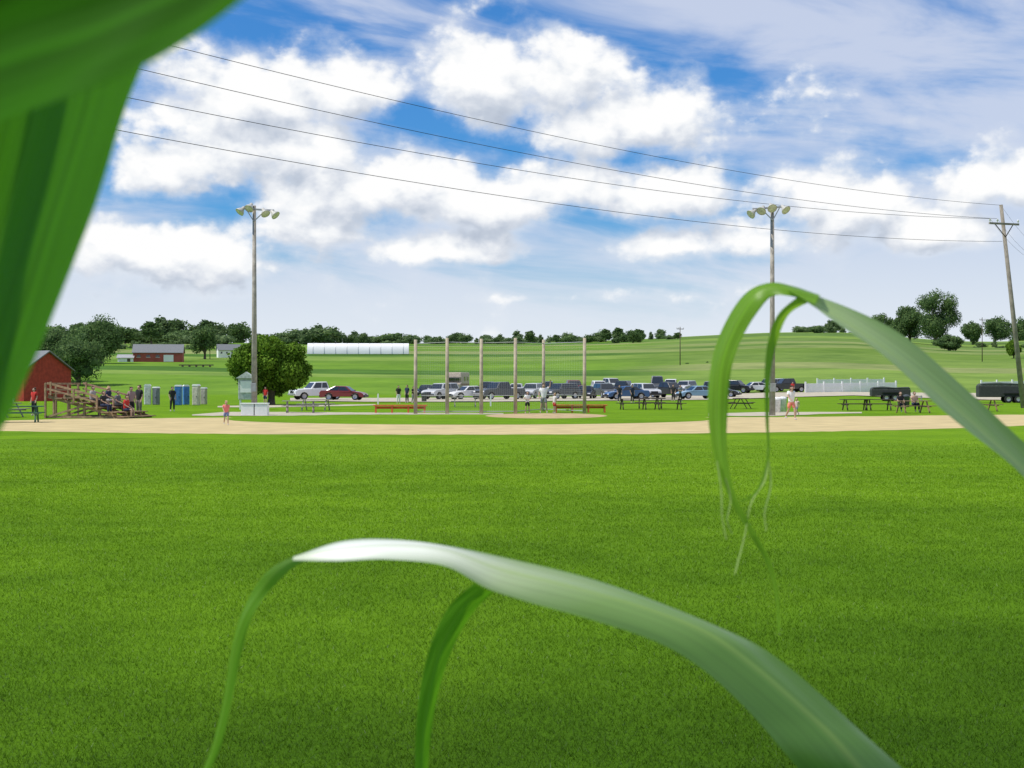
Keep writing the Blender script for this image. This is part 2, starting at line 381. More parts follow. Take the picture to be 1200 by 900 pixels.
b=at(168,421); s=b.y/F; gable('farm_shed',b+Vector((0,14,0)),R(-5),22*s,14*s,12*s,17*s,WHITE,ROOF,'small pale farm building just behind the left end of the red barn','farm building',win=2)
b=at(268,419); s=b.y/F; gable('farmhouse',b,R(20),26*s,13*s,9*s,15*s,WHITE,ROOF,'distant white farmhouse with grey roof left of the shade tree','house',win=3)
b=at(148,424); s=b.y/F; gable('grey_shed',b,0,18*s,8*s,5*s,8*s,WHITE,METAL,'low white shed left of the distant red barn','shed',win=0)
b=at(230,430); s=b.y/F; mb=MB(); mb.box((0,0,1.4*s),(40*s,4*s,1.2*s)); 
for i in range(5): mb.tube(((i-2)*8*s,-2*s,0.*s),((i-2)*8*s,2*s,.0),.9*s,n=10)
o=mb.build('hay_wagon',DARKW); o.location=b+Vector((0,0,.8*s)); tag(o,'long low dark wagon parked in the field in front of the red barn','wagon')
b=at(420,416); s=b.y/F
root=empty('greenhouse',b,R(3),'long white polytunnel greenhouse on the hillside above the shade tree','greenhouse')
GH=mat('plastic_sheet',(.80,.80,.80),.5,var=.05,scale=.3)
L=118*s; r_=6*s
prof=[(math.cos(PI*i/14)*r_*1.2,math.sin(PI*i/14)*r_*2.1+.3) for i in range(15)]
mb=MB(); mb.add([(-L/2,y,z) for y,z in prof]+[(L/2,y,z) for y,z in prof],[(i,i+1,16+i,15+i) for i in range(14)]); mb.build('cover',GH,root,smooth=True)
for sx in(-1,1):
    mb=MB(); mb.add([(sx*(L/2-.02),y,z) for y,z in prof],[tuple(range(15))]); mb.build('end_wall',METAL,root)
for i in range(9):
    x=-L/2+L*(i+.5)/9; mb=MB()
    for k in range(14):
        a=prof[k];c_=prof[k+1]; mb.tube((x,a[0]*1.01,a[1]*1.01),(x,c_[0]*1.01,c_[1]*1.01),.07,n=5)
    mb.build('hoop',METAL,root)
# ------------------------------------------------------------------ cars
def make_car(kind,col,loc,rz,label,group='cars parked on the gravel lot',scale=1.06):
    root=empty('parked_'+kind,loc,rz,label,{'pickup':'pickup truck','suv':'car','sedan':'car','van':'van'}[kind],group)
    root.scale=(scale,)*3
    paint=cm(col,.22,var=.04,spec=.8)
    w=.92 if kind!='pickup' else 1.0; rw=.34 if kind=='sedan' else .39
    if kind=='sedan': Lh=2.3; belt=.92; hood=.78; xs_=(1.38,-1.35); top=1.44; cab=[(1.05,belt-.05),(.35,top-.03),(-.75,top),(-1.75,belt+.02)]; low=.24
    elif kind=='suv': Lh=2.35; belt=1.08; hood=.98; xs_=(1.45,-1.4); top=1.75; cab=[(1.05,belt-.04),(.5,top-.05),(-1.9,top),(-2.2,belt+.04)]; low=.3
    elif kind=='van': Lh=2.7; belt=1.2; hood=1.0; xs_=(1.7,-1.6); top=2.3; cab=[(1.9,belt-.04),(1.1,top-.06),(-2.5,top),(-2.62,belt+.02)]; low=.3
    else: Lh=2.85; belt=1.16; hood=1.08; xs_=(1.85,-1.75); top=1.88; cab=[(1.15,belt-.04),(.55,top-.04),(-.75,top),(-1.0,belt+.02)]; low=.4
    pr=[(-Lh,low+.08),(-Lh-.02,belt-.15),(-Lh+.08,belt)]
    if kind=='sedan': pr=[(-Lh,low+.08),(-Lh-.03,.75),(-Lh+.1,.97),(-1.8,belt+.05)]
    pr+=[(cab[0][0]-.1,belt),(Lh-.35,hood),(Lh-.04,hood-.16),(Lh,low+.12),(Lh-.1,low)]
    for xc in xs_:
        for k in range(7):
            a=PI*k/6; pr.append((xc+(rw+.07)*math.cos(a),max(low,.36+(rw+.06)*math.sin(a)-.02)))
    pr.append((-Lh+.1,low))
    mb=MB(); mb.prism(pr,-w,w); mb.build('body',paint,root,bevel=.06)
    mb=MB(); n=len(cab); ins=[.02,.2,.2,.05]
    vsx=[(x,-(w-.03-i_),z) for (x,z),i_ in zip(cab,ins)]+[(x,(w-.03-i_),z) for (x,z),i_ in zip(cab,ins)]
    mb.add(vsx,[(i,(i+1)%n,n+(i+1)%n,n+i) for i in range(n)]+[tuple(range(n))[::-1],tuple(range(n,2*n))])
    mb.build('cabin',paint,root,bevel=.06)
    def panel(name,quad,nrm,parent=root):
        mb=MB(); q=[Vector(p)+Vector(nrm)*.012 for p in quad]; mb.add(q+[p+Vector(nrm)*.015 for p in q],[(0,1,2,3),(4,5,6,7),(0,1,5,4),(1,2,6,5),(2,3,7,6),(3,0,4,7)]); return mb.build(name,GLASS,parent)
    def lerp(a,b,t): return tuple(a[i]+(b[i]-a[i])*t for i in range(len(a)))
    for sg in(-1,1):
        A=[(x,sg*(w-.03-i_),z) for (x,z),i_ in zip(cab,ins)]
        lo0,lo1=A[0],A[3]; hi0,hi1=A[1],A[2]
        cuts=[(.08,.5),(.54,.93)] if kind!='pickup' else [(.1,.55),(.6,.92)]
        if kind=='van': cuts=[(.05,.25),(.3,.6),(.65,.95)]
        for a,b_ in cuts:
            q=[lerp(lo0,lo1,a),lerp(lo0,lo1,b_),lerp(hi0,hi1,b_),lerp(hi0,hi1,a)]
            q=[lerp(q[0],q[3],.12),lerp(q[1],q[2],.12),lerp(q[1],q[2],.88),lerp(q[0],q[3],.88)]
            panel('side_window',q,(0,sg,.1))
        mb=MB(); mb.box((cab[0][0]-.15,sg*(w+.1),belt+.05),(.12,.2,.14)); mb.build('mirror',paint,root,bevel=.02)
    for nm,i0,i1,nr in(('windshield',0,1,(.6,0,.8)),('rear_window',3,2,(-.8,0,.4))):
        y0=w-.03-ins[i0]-.08; y1=w-.03-ins[i1]-.06
        a=cab[i0];b_=cab[i1]; lo=lerp(a,b_,.1); hi=lerp(a,b_,.88)
        panel(nm,[(lo[0],-y0,lo[1]),(lo[0],y0,lo[1]),(hi[0],y1,hi[1]),(hi[0],-y1,hi[1])],nr)
    for xc in xs_:
        for sg in(-1,1):
            mb=MB(); mb.lathe((xc,sg*(w-.24),rw),(0,sg,0),[(.05,0),(rw,.0),(rw,.22),(rw*.65,.24)],18); t=mb.build('wheel',TYRE,root,smooth=False)
            mb=MB(); mb.lathe((xc,sg*(w-.24),rw),(0,sg,0),[(rw*.66,.235),(rw*.3,.21),(.01,.23)],14); mb.build('rim',RIM,t)
    for sg in(-1,1):
        mb=MB(); mb.box((Lh-.05,sg*(w-.25),hood-.24),(.1,.34,.16)); mb.build('headlight',LAMP,root,bevel=.02)
        mb=MB(); mb.box((-Lh,sg*(w-.13),belt-.25),(.08,.18,.26)); mb.build('tail_light',TAIL,root,bevel=.02)
    mb=MB(); mb.box((Lh-.01,0,hood-.3),(.05,w*.95,.22)); mb.build('grille',BLACK,root)
    mb=MB(); mb.box((Lh+.03,0,low+.17),(.14,w*1.85,.2)); mb.box((-Lh-.03,0,low+.17),(.12,w*1.85,.2)); mb.build('bumper',BLACK if kind!='pickup' else METAL,root,bevel=.03)
    if kind=='pickup':
        mb=MB(); mb.box((-1.93,0,belt+.01),(1.6,w*1.7,.03)); mb.build('bed',BLACK,root)
    return root
CB=(.015,.016,.018); CG=(.08,.085,.09); CS=(.5,.51,.52); CW=(.78,.78,.78); CR=(.16,.012,.015)
cars=[(372,469,'pickup',CW,-150,'white pickup truck parked right of the shade tree'),
(403,469.5,'sedan',CR,-8,'dark red car parked right of the white pickup by the shade tree'),
(517,468.5,'suv',CS,-125,'silver suv parked behind the left end of the backstop'),
(549,468.5,'sedan',CW,-150,'white car parked between the silver suv and the dark pickup'),
(585,468.5,'pickup',CG,-140,'dark grey pickup truck seen through the middle of the backstop'),
(624,467.5,'suv',CS,-110,'pale grey suv behind the people at home plate'),
(657,468,'suv',CG,-135,'grey suv parked behind the right end of the backstop'),
(686,467.5,'sedan',CB,-100,'black low car just right of the last backstop post'),
(709,467,'suv',CG,-75,'dark grey suv third from the right end of the backstop'),
(734,468.8,'sedan',(.03,.09,.22),-165,'dark blue car in the front row of the car park'),
(757,467,'suv',CS,-70,'silver suv between the dark blue car and the black pickup'),
(784,466.5,'pickup',CB,-50,'black pickup truck parked in the middle of the right row'),
(817,468,'sedan',(.22,.36,.48),-165,'light blue car at the right end of the front row'),
(770,461,'van',CG,-95,'dark van in the back row behind the black pickup'),
(729,462,'suv',CB,-110,'black suv in the back row above the dark blue car'),
(702,462,'suv',CW,-85,'white suv in the back row right of the backstop'),
(746,462.5,'sedan',CW,-95,'small white car in the back row left of the dark van'),
(803,462,'suv',CS,-120,'silver suv in the back row above the light blue car'),
(862,461,'suv',CB,-30,'black suv parked left of the right light pole'),
(884,460.5,'sedan',CW,-170,'white car parked just left of the right light pole'),
(922,460,'pickup',CB,-170,'black pickup truck parked just right of the right light pole'),
(605,463,'sedan',CW,-95,'small white car in the back row behind the middle of the backstop'),
(641,463,'suv',CB,-95,'black suv in the back row behind the backstop right half'),
(672,462.5,'pickup',CR,-80,'dark red pickup in the back row just behind the last backstop post'),
(570,463.5,'suv',CB,-100,'black suv in the back row between the second and third backstop posts'),
(716,459.5,'pickup',CS,-60,'silver pickup in the rearmost row above the dark grey suv'),
(786,459.5,'suv',CW,-100,'white suv in the rearmost row just right of the dark van'),
(832,463,'suv',CG,-100,'grey suv at the right end of the back row beside the arching corn leaf'),
(845,466,'sedan',CB,-20,'black car directly behind the arching corn leaf loop'),
(902,459,'suv',CS,-150,'silver suv directly behind the right light pole'),
(500,465,'sedan',CB,-100,'black car just right of the first backstop post'),
]
for px,py,k,c_,rz,lab in cars:
    b=at(px,py); make_car(k,c_,(b.x,b.y,Z(b.x,b.y)+.07),R(rz),lab)
b=at(536,462); root=empty('camper_van',(b.x,b.y,b.z+.07),R(-100),'tall tan and brown camper behind the silver suv','camper')
mb=MB(); mb.prism([(-3,.5),(3,.5),(3.1,1.4),(2.5,1.7),(2.9,2.3),(2.7,3.0),(-3,3.0)],-1.15,1.15); mb.build('body',cm((.42,.34,.28),.5),root,bevel=.1)
for sg in(-1,1):
    mb=MB(); mb.box((0,sg*1.16,1.3),(5.6,.02,.25)); mb.build('stripe',cm((.18,.06,.04),.5),root)
    for x in(-1.6,.4): mb=MB(); mb.box((x,sg*1.16,2.1),(1.0,.05,.6)); mb.build('window',GLASS,root)
    for x in(-1.8,2.0): mb=MB(); mb.lathe((x,sg*.9,.42),(0,sg,0),[(.05,0),(.42,0),(.42,.25),(.2,.27)],16); mb.build('wheel',TYRE,root)
mb=MB(); mb.box((2.95,0,1.95),(.06,1.8,.6),Matrix.Rotation(R(35),3,'Y')); mb.build('windshield',GLASS,root)
def trailer(px,py,L,hh,lab,rz):
    b=at(px,py); root=empty('utility_trailer',b,rz,lab,'trailer')
    mb=MB(); mb.box((0,0,.55+hh/2),(L,1.9,hh)); mb.build('body',cm((.035,.038,.035),.7),root,bevel=.08)
    mb=MB(); mb.beam((L/2,0,.55),(L/2+1.3,0,.5),.1,.1); mb.tube((L/2+1.2,0,0),(L/2+1.2,0,.6),.05); mb.build('hitch',METAL,root)
    for sg in(-1,1):
        for x in(-.5,.4): mb=MB(); mb.lathe((x,sg*.95,.36),(0,sg,0),[(.05,0),(.36,0),(.36,.22),(.2,.24)],16); t=mb.build('wheel',TYRE,root); mb=MB(); mb.lathe((x,sg*.95,.36),(0,sg,0),[(.22,.235),(.01,.22)],12); mb.build('rim',RIM,t)
        mb=MB(); mb.box((0,sg*1.1,.92),(1.9,.3,.05)); mb.build('mudguard',BLACK,root)
    mb=MB(); mb.prism([(-L*.5,.55+hh+.01),(L*.5,.55+hh+.01),(L*.46,.8+hh),(L*.1,.72+hh),(-L*.2,.85+hh),(-L*.46,.75+hh)],-.95,.95); mb.build('tarpaulin',cm((.05,.06,.055),.8,var=.4,scale=2),root,bevel=.08)
trailer(1043,470,4.0,.7,'low black covered trailer between the right light pole and the utility pole',R(-8))
trailer(1186,472,6.4,1.1,'long black trailer beside the leaning utility pole at the right edge',R(-10))
# ------------------------------------------------------------------ white picket fences
def fence(p0,p1,lab,hh=1.15):
    a=at(*p0);b=at(*p1); root=empty('picket_fence',a,0,lab,'fence'); d=b-a; n=int(d.length/.2)
    mb=MB(); rz=Matrix.Rotation(math.atan2(d.y,d.x),3,'Z')
    for i in range(n):
        q=d*(i/n); q.z=Z(a.x+q.x,a.y+q.y)-a.z; mb.box(q+Vector((0,0,hh/2)),(.165,.03,hh),rz)
    for zz in(.3,.85): mb.beam(Vector((0,0,zz*hh))+rz@Vector((0,.04,0)),d+Vector((0,0,zz*hh))+rz@Vector((0,.04,0)),.05,.1)
    mb.build('pickets',WHITE,root)
    m_=max(2,int(d.length/2.6))
    for i in range(m_+1):
        q=d*(i/m_); mb=MB(); mb.box(q+Vector((0,0,hh*.6)),(.2,.2,hh*1.2),rz); mb.build('post',WHITE,root)
fence((944,460.5),(1050,459),'white picket fence running from the right light pole behind the black trailer',1.35)
fence((1150,458),(1240,456),'white picket fence at the right edge behind the utility pole',1.35)
fence((958,453.5),(1036,452.5),'upper white picket fence just above the car park at the right',1.1)
# ------------------------------------------------------------------ light poles
def floodlight_pole(px,py,toppy,lamps,lab,tilt):
    b=at(px,py); s=b.y/F; h=H+(450-toppy)*s
    root=empty('light_pole',b,0,lab,'light pole','tall floodlight poles')
    mb=MB(); mb.tube((0,0,-.3),(0,0,h),.18,.10,14); mb.build('post',WOODG,root,smooth=True)
    mb=MB(); z=h-.25; x0=min(l[0] for l in lamps)*s; x1=max(l[0] for l in lamps)*s
    mb.beam((x0,-.18,z+tilt*.12),(x1,-.18,z-tilt*.12),.08,.1); mb.build('crossarm',METAL,root)
    mb=MB(); mb.beam((x0*.6,-.16,z),(0,-.16,z-.7),.05,.05); mb.beam((x1*.6,-.16,z),(0,-.16,z-.7),.05,.05); mb.build('brace',METAL,root)
    for dx,dy,ax in lamps:
        q=Vector((dx*s,-.3,h-(dy)*s)); mb=MB(); k=.78
        mb.lathe(q,ax,[(r*k,z_*k) for r,z_ in [(.01,-.34),(.11,-.33),(.13,-.14),(.24,0),(.33,.14),(.36,.24),(.34,.24),(.2,.08)]],18); l=mb.build('lamp',LAMPC,root,smooth=True)
        mb=MB(); mb.lathe(q,ax,[(r*k,z_*k) for r,z_ in [(.335,.215),(.2,.235),(.01,.245)]],16); mb.build('lens',cm((.62,.62,.56),.1),l)
        mb=MB(); mb.tube(q,(q.x*.95,-.18,z),.03); mb.build('bracket',METAL,l)
    mb=MB(); mb.box((.0,-.26,1.6),(.3,.16,.5)); mb.build('switch_box',METAL,root,bevel=.02)
floodlight_pole(298,486,241,[(-14,6,(-.6,-.45,-.8)),(-4,2,(-.3,-.6,-.75)),(13,8,(.5,-.5,-.8)),(24,10,(.8,-.3,-.8))],'tall floodlight pole on the left side of the field, beside the shade tree',.5)
floodlight_pole(905,487,239,[(-24,11,(-.8,-.4,-.7)),(-13,7,(-.4,-.6,-.7)),(-2,4,(.1,-.7,-.6)),(13,6,(.5,-.6,-.7))],'tall floodlight pole on the right side, behind the arching corn leaf',-.6)
# ------------------------------------------------------------------ utility poles + wires
def upole(name,base,top,lab,big=True):
    base=Vector(base);top=Vector(top); root=empty(name,base,0,lab,'utility pole'); t=top-base
    M_=POLEW if big else DARKW
    mb=MB(); mb.tube((0,0,-.3),t,.2 if big else .12,.13 if big else .08,12); mb.build('post',M_,root,smooth=True)
    c=t*.905 if big else t*.94; w=1.35 if big else .9
    axis=Vector((.93,.35,.0)).normalized()
    mb=MB(); mb.beam(c-axis*w+Vector((0,-.2,.0)),c+axis*w+Vector((0,-.2,.0)),.12,.14); mb.build('crossarm',M_,root)
    if big:
        mb=MB(); mb.beam(c-axis*w*.6+Vector((0,-.2,-.05)),t*.84+Vector((0,-.2,0)),.05,.05); mb.beam(c+axis*w*.6+Vector((0,-.2,-.05)),t*.84+Vector((0,-.2,0)),.05,.05); mb.build('brace',DARKW,root)
    for k in(-.95,-.45,.95):
        q=c+axis*w*k+Vector((0,-.2,.07)); mb=MB(); mb.lathe(q,(0,0,1),[(.03,0),(.03,.1),(.08,.12),(.05,.18),(.08,.2),(.04,.28),(.01,.3)],10); mb.build('insulator',WHITE if big else METAL,root,smooth=True)
    return root,c,axis,w,t,base
d0=106.
pb=(600/F*d0,d0,0); pt=P(1173,240,d0)
root,c_,axis,w_,t_,base_=upole('utility_pole',pb,pt,'weathered wooden utility pole leaning left at the right edge')
ends=[base_+t_*.998,base_+c_+axis*w_*-.45+Vector((0,-.2,.36)),base_+c_-axis*w_*.95+Vector((0,-.2,.34)),base_+t_*.82+Vector((-.2,0,0))]
dl=44.; L0=P(-271,0,dl)
lz=[15.6,14.4,13.05,11.8]
mbp=upole('utility_pole',(L0.x,dl,0),(L0.x,dl,15.6),'wooden utility pole outside the left edge carrying the four wires')
def wire(p,q,sag,label,r=.013,n=40):
    mb=MB(); pts=[]
    for i in range(n+1):
        t=i/n; v=p.lerp(q,t); v.z-=4*sag*t*(1-t); pts.append(v)
    k=5; vs=[];fs=[]
    for v in pts:
        for j in range(k): a=2*PI*j/k; vs.append((v.x,v.y+r*math.cos(a),v.z+r*math.sin(a)))
    for i in range(n):
        for j in range(k): fs.append((i*k+j,i*k+(j+1)%k,(i+1)*k+(j+1)%k,(i+1)*k+j))
    mb.add(vs,fs); o=mb.build('power_line',WIRE,smooth=True); tag(o,label,'power line','overhead power lines')
names=['topmost of the four black power lines crossing the sky','second from the top of the power lines crossing the sky','third from the top of the power lines crossing the sky','lowest of the four power lines crossing the sky']
for i in range(4):
    wire(Vector((L0.x,dl,lz[i])),ends[i],1.4,names[i])
for i in range(3):
    e=ends[i]; q=e+Vector((16,34,-.3)); wire(e,q,.5,['upper','middle','lower'][i]+' of the power lines leaving the leaning pole to the right',.012,12)
for px,py,tp,lab in[(797,428,383,'thin distant utility pole standing alone in the hay field'),(1151,424,372,'thin distant utility pole at the foot of the right hill'),(246,421,392,'thin distant pole near the far red barn')]:
    b=at(px,py); s=b.y/F; upole('far_utility_pole',b,(b.x,b.y,b.z+(py-tp)*s),lab,False)
# ------------------------------------------------------------------ backstop
bx=[(487,398,485),(524,396,485),(564,397,485),(604,396,485),(637,398,482),(685,396,484.5)]
c0=at(586,485); root=empty('backstop',c0,0,'tall wooden post backstop with wire netting behind home plate','backstop')
tops=[];bases=[]
for px,tp,bp in bx:
    b=at(px,bp); s=b.y/F; t=Vector((b.x,b.y,H+(450-tp)*s)); mb=MB(); mb.tube(b-c0-Vector((0,0,.3)),t-c0,.115,.095,10); mb.build('post',POST,root,smooth=True); tops.append(t-c0); bases.append(b-c0)
mb=MB()
for i in range(5):
    a,b_=bases[i],bases[i+1]; ta,tb=tops[i],tops[i+1]
    mb.tube(ta-Vector((0,0,.25)),tb-Vector((0,0,.25)),.025,n=6); mb.tube(a+Vector((0,0,1.1)),b_+Vector((0,0,1.1)),.022,n=6)
    mb.tube(a+Vector((0,0,.15)),b_+Vector((0,0,.15)),.03,n=6)
mb.build('rail',NETM,root)
mb=MB()
for i in range(5):
    a,b_=bases[i],bases[i+1]; ta,tb=tops[i],tops[i+1]; n=17
    for k in range(1,n): mb.tube(a.lerp(b_,k/n),ta.lerp(tb,k/n)-Vector((0,0,.25)),.0025,n=3)
    for k in range(1,36): mb.tube(a.lerp(ta-Vector((0,0,.25)),k/36),b_.lerp(tb-Vector((0,0,.25)),k/36),.0025,n=3)
mb.build('netting',NETM,root)
# ------------------------------------------------------------------ benches, tables
def bench(px,py,Lm,lab):
    b=at(px,py); root=empty('players_bench',b,R(2),lab,'bench','long orange red benches')
    mb=MB(); mb.box((0,0,.47),(Lm,.38,.07)); mb.build('seat',REDW,root,bevel=.01)
    mb=MB(); mb.box((0,.22,.33),(Lm*.94,.04,.14)); mb.build('backboard',REDW,root)
    for x in(-.45,-.15,.15,.45): mb=MB(); mb.box((x*Lm,0,.21),(.1,.32,.44)); mb.build('leg',REDW,root)
bench(469,484,3.35,'long orange red bench left of the backstop'); bench(680,483.5,3.4,'long orange red bench at the right end of the backstop')
def picnic(px,py,rz,m,lab):
    b=at(px,py); root=empty('picnic_table',b,rz,lab,'picnic table','picnic tables around the field')
    mb=MB(); 
    for k in range(5): mb.box((0,(k-2)*.155,.75),(2.2,.14,.045))
    mb.build('tabletop',m,root)
    for sg in(-1,1):
        mb=MB()
        for k in(0,1): mb.box((0,sg*(.66+k*.15),.45),(2.2,.13,.045))
        mb.build('seat',m,root)
        mb=MB(); x=sg*.8; mb.beam((x,-.62,0),(x,-.2,.73),.08,.05); mb.beam((x,.62,0),(x,.2,.73),.08,.05); mb.beam((x,-.78,.4),(x,.78,.4),.05,.08); mb.build('leg',m,root)
GREENP=mat('green_paint',(.05,.13,.08),.6)
for a in[(22,495,R(12),GREENP,'green picnic table at the left edge in front of the red shed'),(6,489,R(80),WOODG,'grey picnic table partly behind the corn leaf at the far left'),
(352,484,R(5),WOODG,'grey picnic table right of the left light pole, leftmost of the pair'),(370,481,R(-8),WOODG,'grey picnic table right of the left light pole, rightmost of the pair'),
(545,477,R(3),WOODG,'grey picnic table behind the backstop netting'),(742,480,R(5),DARKW,'dark picnic table right of the backstop, leftmost of three'),(762,479,R(-4),DARKW,'dark picnic table right of the backstop, middle of three'),(783,480,R(8),DARKW,'dark picnic table right of the backstop, rightmost of three'),
(868,479,R(70),DARKW,'dark picnic table seen end on left of the right light pole'),
(1004,481,R(3),DARKW,'dark picnic table in front of the white picket fence, leftmost of the right group'),(1028,481,R(-3),DARKW,'dark picnic table in front of the low black trailer'),(1070,484,R(12),WOOD,'brown wooden picnic table between the black trailers'),(1150,482,R(10),WOOD,'brown picnic table left of the leaning utility pole')]:
    picnic(*a)
# ------------------------------------------------------------------ bleachers
b=at(112,489.5); root=empty('bleachers',b,R(-14),'wooden bleachers with side railing at the left of the field','bleachers')
BL=b; nt_=5; dep=3.4
tread=[]
for k in range(nt_):
    x=2.0-k*.9; z=.33+k*.24; tread.append((x,z))
    mb=MB(); mb.box((x,0,z),(.34,dep,.05)); mb.build('seat',WOOD,root)
    mb=MB(); mb.box((x+.42,0,z-.24),(.42,dep,.05)); mb.build('footboard',WOOD,root)
for sy in(-1,0,1):
    mb=MB(); y=sy*dep*.44
    mb.beam((2.5,y,.02),(-1.9,y,1.15),.08,.16); mb.beam((2.4,y,.06),(-2.0,y,.06),.08,.12)
    for k in range(nt_):
        x,z=tread[k]; mb.box((x,y+.06,z/2-.02),(.1,.09,z)); 
    mb.beam((-1.8,y-.05,.1),(0.2,y-.05,.65),.06,.1); mb.build('frame',WOOD,root)
for sy in(-1,1):
    mb=MB(); y=sy*(dep/2+.05)
    for k in(1,2.5,4): x=2.0-k*.9; z=.33+k*.24; mb.box((x,y,z+.28),(.08,.08,.7))
    mb.beam((1.1,y+.01,1.15),(-1.8,y+.01,1.85),.05,.1); mb.beam((1.1,y-.01,.85),(-1.8,y-.01,1.55),.05,.08); mb.build('railing',WOOD,root)
mb=MB(); 
for zz in(1.5,1.82): mb.box((-1.95,0,zz),(.05,dep,.1))
for y in(-1.6,-.6,.6,1.6): mb.box((-2.0,y,.92),(.09,.09,1.85))
mb.build('back_railing',WOOD,root)
# ------------------------------------------------------------------ portable toilets, bins, kiosk
def toilet(px,py,col,lab,h=2.1):
    b=at(px,py); root=empty('portable_toilet',b,R(random.uniform(-25,25)),lab,'portable toilet','portable toilets by the bleachers')
    m=cm(col,.5); mb=MB(); mb.box((0,0,h/2),(.62*h/2,.62*h/2,h*.94)); mb.build('cabin',m,root,bevel=.04)
    w=.62*h/4
    mb=MB(); mb.prism([(-w*1.1,h*.97),(w*1.1,h*.97),(w*.7,h*1.05),(-w*.7,h*1.05)],-w*1.1,w*1.1); mb.build('roof',WHITE,root)
    mb=MB(); mb.box((0,-w-.015,h*.46),(w*1.5,.03,h*.8)); d=mb.build('door',cm([c*.8 for c in col],.5),root)
    mb=MB(); mb.box((w*.55,-w-.045,h*.45),(.05,.03,.1)); mb.build('handle',BLACK,d)
for a in[(209,475.5,(.05,.18,.45),'blue portable toilet, leftmost of the blue pair',1.65),(218,475,(.06,.2,.48),'blue portable toilet, rightmost of the blue pair',1.65),(230,475.5,(.55,.52,.42),'tan portable toilet, rightmost and largest of the row',1.7),(239,474.5,(.45,.42,.36),'grey tan portable cabin at the right end of the row',1.45),(173,475,(.65,.65,.62),'white portable cabin just right of the bleachers',1.7),(183,475,(.16,.18,.2),'dark grey portable cabin between the bleachers and the blue toilets',1.5)]:
    toilet(*a[:3],a[3],a[4])
b=at(289,480); s=b.y/F; root=empty('info_booth',b,R(4),'pale grey green and white booth beside the left light pole','booth')
mb=MB(); mb.box((0,0,1.45),(1.1,.6,1.5)); mb.build('cabinet',cm((.42,.46,.43),.5),root,bevel=.03)
mb=MB(); mb.box((0,-.33,1.6),(.8,.05,.8)); mb.build('panel',WHITE,root)
for x in(-.42,.42): mb=MB(); mb.box((x,0,.35),(.1,.5,.72)); mb.build('leg',WHITE,root)
mb=MB(); mb.prism([(-.7,2.2),(.7,2.2),(0,2.65)],-.45,.45); mb.build('roof',cm((.5,.52,.5),.6),root)
for px,lab in[(291,'white concrete block at the foot of the left light pole, left one'),(307,'white concrete block at the foot of the left light pole, right one')]:
    b=at(px,487); mb=MB(); mb.box((0,0,.33),(.72,.6,.66)); mb.box((0,0,.69),(.78,.66,.06)); o=mb.build('white_block',WHITE,bevel=.02); o.location=b; tag(o,lab,'block')
def bin_(px,py,col,lab,h=.95):
    b=at(px,py); root=empty('trash_bin',b,0,lab,'bin','trash bins around the field')
    mb=MB(); mb.lathe((0,0,0),(0,0,1),[(.01,0),(.24,0),(.27,h*.85),(.29,h*.87)],16); mb.build('barrel',cm(col,.6),root,smooth=True)
    mb=MB(); mb.lathe((0,0,h*.87),(0,0,1),[(.3,0),(.28,.08),(.1,.15),(.01,.16)],16); mb.build('lid',cm(col,.6),root)
bin_(910,483.5,(.75,.75,.73),'white bin at the foot of the right light pole'); bin_(917,482.5,(.65,.66,.68),'pale grey bin just right of the right light pole foot')
bin_(497,471,(.05,.06,.06),'dark bin behind the left end of the backstop'); bin_(1062,477,(.06,.07,.08),'dark bin behind the brown picnic table at the right'); bin_(838,475,(.05,.05,.05),'dark bin in front of the light blue car')
for px,py,lab in[(443,474,'small white marker post left of the backstop'),(575,476,'small white marker post behind the middle of the backstop')]:
    b=at(px,py); mb=MB(); mb.box((0,0,.45),(.12,.12,.9)); mb.prism([(-.06,.9),(.06,.9),(0,.98)],-.06,.06); o=mb.build('marker_post',WHITE); o.location=b; tag(o,lab,'post')
